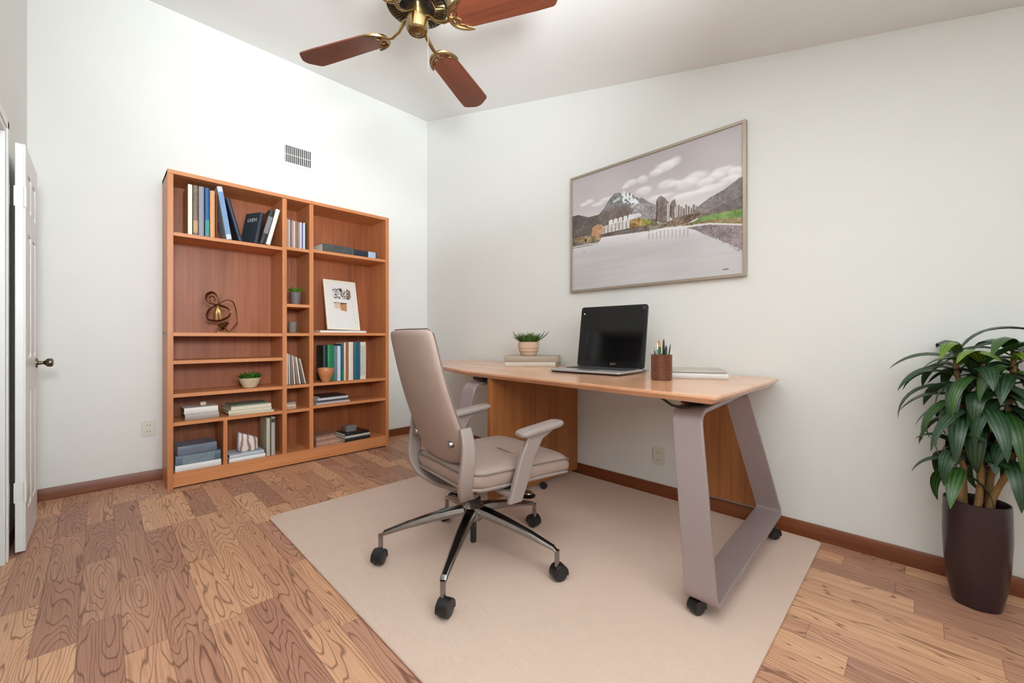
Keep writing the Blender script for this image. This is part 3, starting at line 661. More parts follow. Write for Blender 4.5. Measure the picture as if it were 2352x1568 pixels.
# wire sculpture
t = thing('wire_sculpture', 'brown looped metal ribbon sculpture on the wide left shelf', 'sculpture', (.2, yat(512, .2), SZ['L'][1]+.0005))
M_br = mat('bronze_ribbon', (120, 84, 46), .3, .85, noise=.2)
xs_ = .2; oyy = yat(512, .2); ozz = SZ['L'][1]
def sp(*pts, x=0, amp=.03):
    r = []
    for i, (cx_, cy_) in enumerate(pts):
        p = on(0, xs_, 340+cx_/3.823, 370+cy_/3.824); r.append(Vector((x+amp*math.sin(i*1.3), p.y-oyy, max(p.z-ozz-.008, .012))))
    # smooth
    out = []
    for i in range(len(r)-1):
        p0, p1, p2, p3 = r[max(i-1, 0)], r[i], r[i+1], r[min(i+2, len(r)-1)]
        for k in range(6):
            u = k/6; out.append(.5*((2*p1)+(-p0+p2)*u+(2*p0-5*p1+4*p2-p3)*u*u+(-p0+3*p1-3*p2+p3)*u**3))
    return out+[r[-1]]
rib = [(.4, 1), (-.4, 1), (-.4, -1), (.4, -1)]
MB().tube(sp((605, 1255), (545, 1240), (510, 1210), (520, 1165), (565, 1142), (600, 1170), (612, 1230)), .010, sec=rib).tube(sp((560, 1245), (535, 1215), (545, 1185), (580, 1180), (595, 1220)), .004, 8).build('loop', M_br, t)
MB().tube(sp((605, 1255), (540, 1290), (512, 1345), (545, 1385), (640, 1388), (700, 1360), (715, 1320), (690, 1280), (610, 1250)), .010, sec=rib).build('loop', M_br, t)
MB().tube(sp((610, 1250), (680, 1215), (740, 1230), (775, 1290), (790, 1400), (750, 1450), (700, 1490), (670, 1450)), .004, 8).build('loop', M_br, t)
m = MB()
for q in ((570, 1380), (600, 1385), (640, 1380), (680, 1350)): m.tube(sp((608, 1255), ((608+q[0])//2-4, 1310), q, amp=.015), .006, sec=rib)
m.tube(sp((615, 1250), (640, 1170), (652, 1125), amp=0), [.003]*12+[.001], 6); m.build('strands', mat('gilt_ribbon', (196, 156, 96), .3, .8), t)
m = MB(); q = sp((605, 1445), (640, 1410), (670, 1385), (690, 1480), (605, 1445), amp=0)
m.tube([(0, -.02, .04), (0, 0, .06), (.01, .035, .085)], [.03, .025, .01], 4).box((-.03, -.045, 0), (.03, .045, .012)); m.build('stand', M_br, t, .001)
# framed print
z = SZ['R'][1]+.0005
bd = MB().box((-.11, -.215, 0), (.115, .215, .02)).build('flat_white_box', mat('white_card', (232, 228, 220), .6), bevel=.002)
bd.location = (.215, yat(785, .3)+.01, z); tag(bd, 'long flat white box lying beneath the leaning framed print', 'box')
fp = thing('framed_print', 'white-framed sketch print of a planter leaning in the right section', 'picture frame', (.262, yat(790, .26), z+.0275), rot=(R(-1.5), R(-17), 0))
fh, fwd_ = .50, .155
m = MB()
ringf(m, -fwd_, fwd_, 0, fh, .017, -.012, .010).build('frame', mat('cream_frame', (238, 228, 208), .4), fp, .002)
def sketch(Yw, Zw):
    n3 = vnoise(Yw+3, Zw+3, 90, 5); n4 = vnoise(Yw+3, Zw+3, 220, 6); n5 = vnoise(Yw+3, Zw+3, 30, 8)
    col = np.ones(Yw.shape+(3,))*np.array([226, 222, 218.])
    u = (Yw+fwd_)/(2*fwd_); v = Zw/fh
    k = (abs(u-.52) < .27) & (v > .62) & (v < .84) & (((n3+n4)/2 > .54) | (n5 > .74)); col[k] = [74, 66, 60]
    k = (abs(u-.74) < .07) & (v > .66) & (v < .82) & (n3 > .4); col[k] = [120, 92, 66]
    k = inpoly(u, v, [(.26, .53), (.60, .53), (.60, .545), (.27, .545)]); col[k] = [90, 70, 56]
    k = inpoly(u, v, [(.26, .53), (.44, .54), (.44, .41), (.27, .43)]); col[k] = [214, 186, 162]
    k = inpoly(u, v, [(.44, .51), (.66, .53), (.64, .37), (.46, .39)]); col[k] = [188, 132, 90]
    k = inpoly(u, v, [(.44, .51), (.66, .53), (.68, .55), (.5, .54)]); col[k] = [70, 48, 36]
    k = inpoly(u, v, [(.80, .84), (.805, .84), (.885, .12), (.88, .12)]); col[k] = [170, 140, 104]
    return col
paint_mesh('print', 110, 170, -fwd_+.012, fwd_-.012, .014, fh-.014, sketch, vcol_mat('print_paper', .35), fp, lambda a, b: (.004, a, b))
MB().box((-.010, -fwd_+.01, .01), (.002, fwd_-.01, fh-.01)).build('backing', mat('kraft_board', (170, 130, 90), .7), fp)
# left shelf 5: box stack with stone, magazines
z = SZ['L'][4]+.0005
yb_ = yat(462, .31)
book('book', 'grey book lying at the bottom of the small stack with a stone', .045, .205, .17, cm((168, 158, 150)), (.325, yb_+.005, z), True, R(-3), pages=cm((110, 90, 76)), group='small stack on the fourth left shelf')
book('book', 'white book lying on the grey one, topped by a small stone', .045, .205, .17, cm((226, 222, 214)), (.325, yb_, z+.0455), True, R(1), pages=cm((120, 100, 84)), group='small stack on the fourth left shelf')
o = MB().rings([[Vector((sx*a, sy*b, zz)) for a, b in rrect(.03, .02, .008, 3)] for sx, sy, zz in ((.7, .7, 0), (1, .9, .012), (1.25, 1.1, .028), (.7, .6, .032))]).build('stone', mat('beige_stone', (222, 202, 176), .8, noise=.15, nscale=40), sub=1)
o.location = (.27, yat(462, .27)+.01, z+.092); tag(o, 'small beige stone on top of the white book', 'stone')
ym = yat(574, .31)
for i, (T, H_, D_, c, lab, rz) in enumerate(((.016, .31, .24, (214, 202, 180), 'cream magazine at the bottom of the green-grey magazine stack', -4), (.026, .30, .23, (222, 212, 188), 'thick cream magazine second from the bottom of the left stack', 2), (.026, .285, .22, (228, 220, 196), 'cream magazine just beneath the green-grey cover', 5), (.010, .265, .20, (124, 136, 120), 'green-grey glossy magazine on top of the left magazine stack', 3))):
    zz = z+[0, .0165, .043, .0695][i]; book('magazine', lab, T, H_, D_, cm(c, .3), (.335, ym+[.01, 0, .008, 0][i], zz), True, R(rz), cat='magazine', group='magazine stack on the lower left shelf', soft=True, pages=cm((206, 196, 170)))
# bottom left compartments
z = .1125; yb_ = (SP['L'][0]+V1-.013)/2
book('book', 'white-paged book lying at the bottom of the blue-grey book stack', .045, .275, .22, cm((232, 232, 230)), (.335, yb_, z), True, R(0), pages=cm((150, 160, 160)), group='stack in the bottom left compartment')
book('book', 'blue-grey book with ornate spine in the middle of bottom left stack', .068, .27, .22, cm((92, 112, 128), .4, .4), (.33, yb_, z+.0455), True, R(0), band=(.15, .85, mat('ornate_band', (120, 136, 146), .4, noise=.5, nscale=70)), group='stack in the bottom left compartment')
book('book', 'grey blue dust-jacketed book on top of the bottom left stack', .066, .235, .20, cm((108, 118, 134), .3, .35), (.325, yb_-.005, z+.114), True, R(3), group='stack in the bottom left compartment')
yb_ = -1.897
book('book', 'white book lying beneath the striped stone block', .03, .25, .20, cm((234, 234, 232)), (.335, yb_, z), True, R(0), group='books under the striped stone block')
book('book', 'pale grey-blue book directly under the striped stone block', .026, .24, .19, cm((196, 204, 214)), (.33, yb_-.002, z+.0305), True, R(2), group='books under the striped stone block', pages=cm((90, 96, 106)))
def agate():
    m = bpy.data.materials.new('striped_agate'); m.use_nodes = True; nt = m.node_tree; b = nt.nodes['Principled BSDF']
    tc = nt.nodes.new('ShaderNodeTexCoord'); wv = nt.nodes.new('ShaderNodeTexWave'); wv.bands_direction = 'Y'; wv.inputs['Scale'].default_value = 7; wv.inputs['Distortion'].default_value = 5; wv.inputs['Detail'].default_value = 3
    cr = nt.nodes.new('ShaderNodeValToRGB'); e = cr.color_ramp.elements; e[0].color = lin((150, 108, 92))+(1,); e[1].color = lin((232, 224, 220))+(1,); e[1].position = .6
    nt.links.new(tc.outputs['Object'], wv.inputs['Vector']); nt.links.new(wv.outputs['Fac'], cr.inputs[0]); nt.links.new(cr.outputs[0], b.inputs['Base Color']); b.inputs['Roughness'].default_value = .4
    return m
def ablk(sx, zz, sl): return [Vector((a*sx, b*sx, zz-sl*(b+.07)/.14)) for a, b in rrect(.045, .068, .014, 3)]
o = MB().rings([ablk(.86, 0, 0), ablk(1, .012, 0), ablk(1, .140, .05), ablk(.9, .158, .055)]).build('agate_block', agate(), bevel=.003)
o.location = (.25, yat(569, .27), z+.0575); tag(o, 'brown and white striped stone block on the pale books', 'stone')
book('book', 'tall light grey binder upright in the bottom shelf by the divider', .028, .315, .2, cm((176, 172, 166)), (.325, -1.712, .1125), cat='book', band=(.86, .96, cm((60, 60, 60))), group='upright binders on the bottom shelf')
book('book', 'tall cream-green binder left of the light grey binder', .026, .31, .2, cm((196, 190, 166)), (.325, -1.748, .1125), group='upright binders on the bottom shelf')
# middle column, third: leaning magazines
z = SZ['M'][3]+.0005
cl = [((206, 200, 192), 'pale grey'), ((186, 178, 172), 'light taupe'), ((132, 116, 106), 'brown grey'), ((208, 192, 176), 'beige'), ((150, 128, 112), 'tan brown'), ((222, 212, 200), 'off-white'), ((112, 94, 84), 'dark brown'), ((198, 184, 170), 'sand coloured')]
for i, (c, nm) in enumerate(cl):
    ln = R([0, 1, 2, 4, 6, 8, 10, 12][i]); y = SP['M'][0]+.011+i*.0160
    book('magazine', 'thin %s magazine leaning in the narrow cubby below centre' % nm, .012, .265-.006*i, .19, cm(c), (.325, y+.262*math.sin(ln)*.62, z+.003), lean=ln, cat='magazine', group='magazines leaning in the narrow cubby', soft=True)
z = SZ['M'][4]+.0005
for i, (c, nm) in enumerate((((190, 160, 134), 'tan'), ((214, 196, 172), 'cream'), ((168, 144, 124), 'brown-grey'))):
    book('notebook', '%s notebook in the little stack in the narrow cubby, %s' % (nm, ['at the bottom', 'in the middle', 'on top'][i]), .018, .085, .13, cm(c), (.30-.01*i, SP['M'][0]+.048, z+i*.0185), True, 0, cat='notebook', group='little notebook stack', soft=True)
# right third shelf: upright books
z = SZ['R'][2]+.0005
GT = 'books standing on the lower right shelf'
row([
 (742, 750, 786, 868, .16, cm((30, 54, 46)), 'dark green-black book behind the terracotta bowl', 0, None, 'book', 'book', None)], z, .235)
row([
 (752, 768, 786, 868, .13, cm((34, 128, 84), .35, .25), 'wide glossy emerald green book behind the terracotta bowl', 0, None, 'book', 'book', None)], z, .235)
row([
 (775, 783, 790, 870, .19, cm((190, 206, 226)), 'pale blue book beside the wide green book', 0, None, 'book', 'book', None),
 (784, 789.5, 786, 870, .20, cm((44, 84, 112)), 'dark blue-green book right of the pale blue one', 0, (.02, .3, cm((30, 120, 70))), 'book', 'book', None),
 (790, 795, 783, 870, .20, cm((226, 206, 176)), 'tall slim cream book on the lower right shelf', 0, None, 'book', 'book', None),
 (795.5, 800, 783, 870, .20, cm((172, 96, 62)), 'slim reddish-brown book between two cream books', 0, None, 'book', 'book', None),
 (800.5, 812, 783, 870, .20, cm((226, 208, 190)), 'wide cream book left of the teal book', 0, None, 'book', 'book', None),
 (812.5, 827, 783, 869, .20, cm((34, 92, 112), .3), 'glossy dark teal book on the lower right shelf', 0, None, 'book', 'book', None),
 (827.5, 841, 783, 868, .20, cm((216, 208, 194), .5, .2), 'off-white book with printed spine, rightmost of the upright books', 0, (.1, .9, mat('printed_spine', (196, 190, 178), .5, noise=.35, nscale=180)), 'book', 'book', None)], z, .31)
# right fourth: magazines
z = SZ['R'][3]+.0005; ym = yat(765, .32)
for i, (T, H_, c, lab, rz) in enumerate(((.018, .30, (190, 178, 180), 'pinkish grey magazine at the bottom of the right stack', 0), (.018, .29, (84, 84, 88), 'dark grey magazine second in the right stack', 3), (.02, .28, (206, 206, 212), 'silver magazine below the black one on the right stack', 5), (.014, .255, (50, 44, 42), 'black glossy magazine on top of the right stack', 7))):
    book('magazine', lab, T, H_, .21, cm(c, .3), (.33, ym, z+[0, .0185, .037, .0575][i]), True, R(rz), cat='magazine', group='magazine stack on the right shelf', soft=True)
# right bottom: folded papers, black books, box
z = .1125; yp = yat(757, .33)
for i, c in enumerate(((176, 132, 112), (196, 154, 134), (164, 120, 102), (190, 148, 130), (150, 112, 96))):
    book('folder', 'rosy brown folder in the bottom right pile, %s' % ['lowest', 'second from the bottom', 'middle one', 'second from the top', 'topmost'][i], .017, .225-.012*i, .2, cm(c, .5, .35), (.33-.012*i, yp-.004*i, z+i*.0175), True, R(-4+3*i), cat='folder', group='rosy brown folders at bottom right', soft=True, pages=cm((206, 172, 152)))
yq = yat(822, .33)
book('book', 'black book with chrome edge, lowest under the grey cube', .03, .255, .2, cm((34, 34, 38)), (.33, yq, z), True, R(3), group='black books at bottom right')
book('book', 'pale grey book between the two black books at bottom right', .022, .25, .2, cm((196, 192, 188)), (.33, yq, z+.0305), True, R(3), group='black books at bottom right')
book('book', 'black book directly under the grey cube on the bottom shelf', .02, .245, .2, cm((24, 24, 26), .3), (.32, yq, z+.053), True, R(5), group='black books at bottom right')
o = MB().box((-.04, -.05, 0), (.04, .05, .06)).build('gift_box', mat('grey_box', (124, 116, 112), .6), bevel=.004); o.location = (.22, yat(803, .22)+.0, z+.0735)
tag(o, 'small grey box on top of the black books at bottom right', 'box')

# ------------------------------------------------------------------ desk
DZ_ = .86
desk = thing('desk', 'large wood-topped desk with bent taupe metal leg frames on casters', 'desk', (2.3, -.6, 0))
def dl(p): return Vector(p)-Vector((2.3, -.6, 0))
out = [(3.590, -1.092), (2.0, -.985), (1.35, -.80), (.93, -.60)]
out += [(.80, -.50), (.735, -.36), (.715, -.2), (.74, -.06), (.80, -.03)]
out += [(3.52, -.03), (3.565, -.045), (3.582, -.09), (3.590, -.2)]
def smooth_poly(pts):
    return pts
cxm, cym = 2.3, -.55
lo = [(cxm+(x-cxm)*.985, cym+(y-cym)*.955) for x, y in out]
MB().rings([[dl((x, y, DZ_-.034)) for x, y in lo], [dl((x, y, DZ_-.012)) for x, y in out], [dl((x, y, DZ_)) for x, y in out]]).build('desktop', M_desktop, desk, .003)
def corner(path, r, n=6):
    """round the corners of a closed yz path"""
    out = []; m_ = len(path)
    for i in range(m_):
        p = Vector(path[i]); a = (Vector(path[i-1])-p); b = (Vector(path[(i+1) % m_])-p); rr = min(r[i], a.length*.45, b.length*.45)
        p0 = p+a.normalized()*rr; p1 = p+b.normalized()*rr
        for k in range(n+1):
            t = k/n; out.append(p0*(1-t)**2+p*2*t*(1-t)+p1*t*t)
    return out
def leg_frame(sx, xt, xbm):
    path = [(-1.0, .785), (-.345, .812), (-.10, .125), (-1.125, .07)]
    inner_t = .018
    c = corner(path, [.07, .05, .05, .05])
    zt0, zb0 = .8, .07; mb = MB(); n = len(c); rs = []
    ctr = Vector((-.6, .45))
    for i, p in enumerate(c):
        tang = (c[(i+1) % n]-c[i-1]).normalized(); nr = Vector((-tang.y, tang.x))
        if nr.dot(ctr-p) < 0: nr = -nr
        def X(z): t = (z-zb0)/(zt0-zb0); return xbm+(xt-xbm)*t
        q = p+nr*inner_t
        rs.append([dl((X(p.y)-.06, p.x, p.y)), dl((X(p.y)+.06, p.x, p.y)), dl((X(q.y)+.06, q.x, q.y)), dl((X(q.y)-.06, q.x, q.y))])
    rs.append(rs[0]); mb.rings(rs, False, False); bmesh.ops.remove_doubles(mb.bm, verts=mb.bm.verts, dist=1e-6)
    return mb.build('leg_frame', M_frame, desk, .003)
leg_frame(1, 3.44, 3.55); leg_frame(-1, 2.02, 1.94)
def caster(parent, loc, rz, s=1.0, name='caster', hood=None):
    c = MB()
    c.bm.verts.layers
    mt = Matrix.Translation(loc) @ Matrix.Rotation(rz, 4, 'Z')
    # local: wheel axis along y, radius .03
    r = .03*s
    for y0, y1 in ((-.022*s, -.005*s), (.005*s, .022*s)):
        prof = [(0, y0), (r*.8, y0), (r, y0+.004*s), (r, y1-.004*s), (r*.8, y1), (0.0001, y1)]
        c.rings([[mt @ Vector((max(q, .0005)*math.cos(2*PI*i/24), yy, r+max(q, .0005)*math.sin(2*PI*i/24))) for i in range(24)] for q, yy in prof])
    o = c.build(name, M_tyre, parent)
    h = MB(); pts = [(r*1.12*math.cos(R(a)), r+r*1.12*math.sin(R(a))) for a in range(-20, 201, 20)]+[(r*.5*math.cos(R(a)), r+r*.5*math.sin(R(a))) for a in range(200, -21, -40)]
    h.rings([[mt @ Vector((x, y, z)) for x, z in pts] for y in (-.0235*s, .0235*s)])
    h.build('hood', M_black, o, .003*s)
    return o
for p, a, s in (((3.52, -1.085, .0125), 1.2, .95), ((3.575, -.185, .0125), .9, 1.0), ((1.95, -1.08, .0125), .4, .9), ((1.95, -.17, .0125), .9, 1.0)): caster(desk, dl(p), a, s)
m = MB()
for p, zt_ in (((3.52, -1.085), .085), ((3.575, -.185), .117), ((1.95, -1.08), .085), ((1.95, -.17), .117)): m.cyl(dl((p[0], p[1], .05)), dl((p[0], p[1], zt_)), .008, n=10)
m.build('caster_stems', M_black, desk)
# underside brackets, beams, cable
for x in (3.44, 2.02):
    MB().box(dl((x-.05, -.93, .798)), dl((x+.05, -.75, .829))).build('bracket', M_black, desk, .006)
    MB().box(dl((x-.045, -.55, .806)), dl((x+.045, -.40, .829))).build('bracket', M_black, desk, .006)
    MB().cyl(dl((x-.02, -.84, .812)), dl((x+.055, -.84, .812)), .014).build('clamp_knob', M_steel, desk)
MB().box(dl((2.02, -.58, .800)), dl((3.44, -.54, .827))).build('crossbeam', M_frame, desk, .003)
MB().tube([dl(p) for p in ((3.30, -.98, .826), (3.33, -.98, .818), (3.37, -.97, .79), (3.42, -.96, .782), (3.44, -.95, .788))], .006, 8).build('cable', M_black, desk)
MB().tube([dl(p) for p in ((2.08, -.93, .80), (2.12, -.90, .81), (2.22, -.86, .822))], .012, 8).build('cable_guide', M_black, desk)
# side panel and modesty panel
MB().box(dl((2.165, -.97, .045)), dl((2.2, -.045, .826))).build('side_panel', M_deskpanel, desk, .002)
MB().prism([(3.05-2.3, .105), (3.505-2.3, .105), (3.40-2.3, .824), (3.05-2.3, .824)], 'y', -.05+.6, -.03+.6).build('modesty_panel', M_deskpanel, desk, .001)
caster(desk, dl((2.235, -.50, .0125)), 1.0, .72); 
o = MB().lathe([(.05, 0), (.052, .006), (.035, .02), (.012, .03)], c=dl((2.25, -.68, .0125)), n=24).build('foot', M_blackg, desk)
o2 = MB().lathe([(.034, .0205), (.03, .028), (.01, .034)], c=dl((2.25, -.68, .0125)), n=24).build('foot_cap', M_steel, o)

# ------------------------------------------------------------------ office chair
chx, chy = 2.58, -1.43
ch = thing('office_chair', 'taupe upholstered swivel office chair with armrests on five casters', 'chair', (chx, chy, .0125), R(83))
BO = .08   # body offset forward
# base
for k in range(5):
    a = R(150+72*k); Lr = .44
    c, s = math.cos(a), math.sin(a)
    pts = [(.03, .232), (.10, .222), (.20, .202), (.32, .172), (Lr-.015, .140), (Lr, .128)]
    rs = []; wd = [.030, .029, .026, .021, .016, .014]; ht = [.040, .040, .034, .026, .017, .012]
    for (r_, z_), w_, h_ in zip(pts, wd, ht):
        ring = []
        for yy, zz in ((-1, -.1), (-.75, .85), (-.45, 1), (.45, 1), (.75, .85), (1, -.1), (.8, -1), (-.8, -1)):
            ring.append(Vector((r_*c-yy*w_*s, r_*s+yy*w_*c, z_+zz*h_*.5)))
        rs.append(ring)
    o = MB().rings(rs).build('base_leg', M_chrome, ch, .002)
    top_ = MB().rings([[Vector((r_*c-yy*w_*.62*s, r_*s+yy*w_*.62*c, z_+h_*.5+zz)) for yy, zz in ((-1, -.002), (-.8, .0015), (.8, .0015), (1, -.002))] for (r_, z_), w_, h_ in list(zip(pts, wd, ht))[:5]]).build('top_inlay', M_blackg, o)
    MB().cyl((Lr*c, Lr*s, .06), (Lr*c, Lr*s, .135), .011, n=14).build('caster_stem', M_chrome, o)
    caster(ch, (Lr*c+.012*math.cos(a+1.2), Lr*s+.012*math.sin(a+1.2), 0), a+[1.2, -.2, .9, 1.6, .4][k], 1.12)
MB().lathe([(.045, .185), (.052, .20), (.055, .25), (.046, .262), (.035, .275), (.034, .29)], n=32).build('hub', M_chrome, ch)
MB().lathe([(.036, .27), (.036, .29), (.028, .292), (.028, .36)], n=24).build('gas_lift', M_black, ch)
MB().lathe([(.014, .07), (.016, .075), (.016, .19)], n=18).build('lift_cylinder', M_black, ch)
MB().lathe([(.0285, .292), (.0285, .335)], n=24).build('lift_collar', M_steel, ch)
# mechanism
m = MB().box((-.09+.02, -.075, .345), (.17, .075, .405)).box((-.05, -.11, .37), (.14, .11, .40)); m.build('tilt_mechanism', M_black, ch, .01)
MB().cyl((.05, -.07, .375), (.05, -.16, .375), .009).build('tilt_lever', M_steel, ch)
# seat
def seat_ring(sc, z, ext=0, hx=.312, hy=.275, cx0=.118):
    pts = rrect(hx*sc+ext, hy*sc+ext, .085, 6); r = []
    for x, y in pts:
        f = max(0, (x-.15)/.16); back = max(0, (-x-.15)/.16)
        yy = y*(1-.08*back); zz = z-.030*f*f*min(1, 1) +.012*back*back
        r.append(Vector((cx0+x, yy, zz)))
    return r
MB().rings([seat_ring(.93, .412), seat_ring(1.0, .428), seat_ring(1.02, .455), seat_ring(1.0, .482), seat_ring(.95, .500), seat_ring(.8, .510), seat_ring(.5, .508), seat_ring(.2, .503)]).build('seat', M_fabric, ch, sub=2)
MB().rings([seat_ring(.6, .385), seat_ring(.86, .392), seat_ring(1.0, .412, .002), seat_ring(1.0, .424, .003), seat_ring(.95, .43)]).build('seat_shell', M_plastic, ch, sub=1)
MB().tube([p+Vector((0, 0, .0)) for p in seat_ring(1.0, .484, .002)], .0035, 6, closed=True).build('seat_piping', M_fabric2, ch)
MB().tube([(.145, .0, .509), (.145, -.1, .507), (.145, -.2, .506), (.147, -.262, .49)], .0025, 6).build('seam', M_fabric2, ch)
# backrest: loft bottom to top
def back_ring(v, thick=.055, grow=0):
    z = .505+v*.60; x = -.165-.19*v-.02*math.sin(PI*v)
    hw_ = .235-.030*v
    if v < .16: hw_ *= (.45+.55*math.sin(PI/2*(v+.02)/.18))
    if v > .95: hw_ *= 1-.06*(v-.95)/.05
    hw_ += grow; th = thick*(1 if .04 < v < .97 else .75)+grow
    ring = []
    n = 28
    for k in range(n):
        a = 2*PI*k/n; c, s = math.cos(a), math.sin(a)
        yy = hw_*math.copysign(abs(s)**.5, s); xx = th/2*math.copysign(abs(c)**.6, c)
        xx += .035*(yy/.23)**2      # wraps the sitter
        ring.append(Vector((x+xx, yy, z)))
    return ring
vs_ = [0, .015, .05, .1, .16, .25, .35, .45, .55, .65, .75, .85, .92, .965, .99, 1.0]
def shrink(r, f):
    c = sum(r, Vector())/len(r); return [c+(p-c)*f for p in r]
rs = [back_ring(v) for v in vs_]; rs[0] = shrink(rs[0], .8); rs[-1] = shrink(rs[-1], .86)
MB().rings(rs).build('backrest', M_fabric, ch, sub=1, ang=80)
# darker seam around the shell edge
def edge_pt(v, s, off=.0):
    z = .505+v*.60; x = -.165-.19*v-.02*math.sin(PI*v); hw_ = .235-.030*v
    if v < .16: hw_ *= (.45+.55*math.sin(PI/2*(v+.02)/.18))
    return Vector((x+.035*(hw_/.23)**2+.004, s*(hw_+.001), z))
MB().tube([edge_pt(v/30, 1) for v in range(1, 30)]+[Vector((-.33, .17, 1.107)), Vector((-.352, 0, 1.1075)), Vector((-.33, -.17, 1.107))]+[edge_pt(v/30, -1) for v in range(29, 0, -1)], .003, 6).build('back_piping', M_fabric2, ch)
# lumbar yoke arms
for s in (-1, 1):
    pts = [(-.19, .232*s, .69), (-.185, .250*s, .62), (-.19, .256*s, .55), (-.195, .245*s, .47), (-.165, .20*s, .395), (-.10, .12*s, .345), (-.01, .03*s, .325)]
    pp = []
    P_ = [Vector(q) for q in pts]
    for i in range(len(P_)-1):
        p0, p1, p2, p3 = P_[max(i-1, 0)], P_[i], P_[i+1], P_[min(i+2, len(P_)-1)]
        for k in range(5):
            u = k/5; pp.append(.5*((2*p1)+(-p0+p2)*u+(2*p0-5*p1+4*p2-p3)*u*u+(-p0+3*p1-3*p2+p3)*u**3))
    pp.append(P_[-1])
    wdt = [.026+.008*math.sin(PI*i/(len(pp)-1)) for i in range(len(pp))]
    MB().tube(pp, wdt, up=(1, 0, 0), sec=[(1, -.25), (1, .25), (.8, .38), (-.8, .38), (-1, .25), (-1, -.25), (-.8, -.38), (.8, -.38)]).build('back_support', M_plastic, ch, .002)
    # pivot bolt on the rear face
    pm = Vector((-.222, .165*s, .615)); mb = MB(); mt = Matrix.Translation(pm) @ Matrix.Rotation(-PI/2, 4, 'Y')
    mb.rings([[mt @ Vector((r*math.cos(2*PI*i/20), r*math.sin(2*PI*i/20), z)) for i in range(20)] for r, z in ((.015, -.02), (.015, .004), (.012, .009), (.004, .011))]); mb.build('pivot_bolt', M_steel, ch)
    # armrest: upright + pad
    up_ = [(.0, .2*s, .35), (.0, .26*s, .35), (.02, .300*s, .352), (.055, .305*s, .45), (.085, .307*s, .54), (.125, .307*s, .61), (.165, .306*s, .642)]
    rs = []
    for i, (x, y, z) in enumerate(up_):
        hwx = [.028, .030, .036, .042, .042, .048, .075][i]; t = .013
        if i < 2: ring = [Vector((x+a*hwx, y+b*.004, z+b*t*-s)) for a, b in ((-1, -.7), (-.85, -1), (.85, -1), (1, -.7), (1, .7), (.85, 1), (-.85, 1), (-1, .7))]
        else: ring = [Vector((x+a*hwx, y+b*t*s*s, z)) for a, b in ((-1, -.7), (-.85, -1), (.85, -1), (1, -.7), (1, .7), (.85, 1), (-.85, 1), (-1, .7))]
        rs.append(ring)
    if s < 0: pass
    rs[0] = [Vector((p.x, up_[0][1], up_[0][2]+(.013 if i in (3, 4, 5, 6) else -.013))) if False else p for i, p in enumerate(rs[0])]
    MB().rings(rs[2:]).build('armrest_post', M_plastic, ch, .003)
    MB().rings([[Vector((x+a*.034, y, z+b*.012)) for a, b in ((-1, -.7), (-.85, -1), (.85, -1), (1, -.7), (1, .7), (.85, 1), (-.85, 1), (-1, .7))] for x, y, z in ((.03, .06*s, .385), (.03, .22*s, .380), (.03, .285*s, .385), (.035, .30*s, .395))]).build('armrest_bracket', M_plastic, ch, .003)
    rs = []
    for hx_, hy_, z_ in ((.112, .030, .640), (.126, .040, .644), (.130, .043, .656), (.126, .040, .667), (.112, .030, .671)):
        rs.append([Vector((.17+x, .30*s+y, z_-.10*max(0, -(x)-.02)*.6*0+(.02*math.sin(x*6)))) for x, y in rrect(hx_, hy_, .028, 5)])
    MB().rings(rs).build('armrest_pad', M_plastic, ch, sub=1, ang=80)

# ------------------------------------------------------------------ things on the desk
zd = DZ_+.0005
ang = YAW
# books + plant at the back left
bx, by = 1.86, -.265
book('book', 'pale book lying on the desk, lower of the pair under the plant', .036, .40, .27, cm((206, 196, 180), .5), (bx+.12, by-.10, zd), True, R(-58), group='books under the desk plant', pages=cm((190, 176, 150)))
book('book', 'grey-tan hardcover on the desk directly under the potted grass', .045, .42, .28, cm((168, 154, 138), .45), (bx+.125, by-.10, zd+.0365), True, R(-56), group='books under the desk plant', pages=cm((214, 184, 140)))
t = thing('potted_grass', 'tufted green grass plant in a ribbed clay pot on the desk books', 'potted plant', (bx+.03, by-.02, zd+.082))
pot(t, [(.055, 0), (.062, .004), (.070, .03), (.078, .035), (.079, .055), (.084, .06), (.084, .085), (.082, .108), (.076, .110), (.072, .095), (.01, .09)], mat('clay_pot', (206, 172, 144), .7, noise=.15, nscale=20, bump=.3, bscale=60), 40)
succulent(t, .07, 0, .09, 260, M_g3, 9, .7, .0042, .105)
m = MB()
for a, b in (((-.02, -.05), (-.065, -.095)), ((.03, .05), (.09, .12)), ((.03, .04), (.06, .11))):
    m.tube([(a[0], a[1], .1), ((a[0]+b[0])*.55, (a[1]+b[1])*.55, .14), (b[0], b[1], .17), (b[0]*1.1, b[1]*1.15, .195)], [.003, .003, .0035, .001], 6)
m.build('stray_stems', mat('dark_stem', (62, 78, 52), .6), t)
# laptop
BRp, BLp = Vector((2.885, -.275)), None
u_cam = Vector((math.cos(YAW), math.sin(YAW))); d_cam = Vector((-math.sin(YAW), math.cos(YAW)))
hd = (u_cam*.745-d_cam*.66).normalized(); LW, LD, LH = .50, .34, .425
mid = BRp-hd*LW/2; la = math.atan2(hd.y, hd.x)
lt = thing('laptop', 'open silver and black laptop with a dark screen on the desk', 'laptop', (mid.x, mid.y, zd), la)
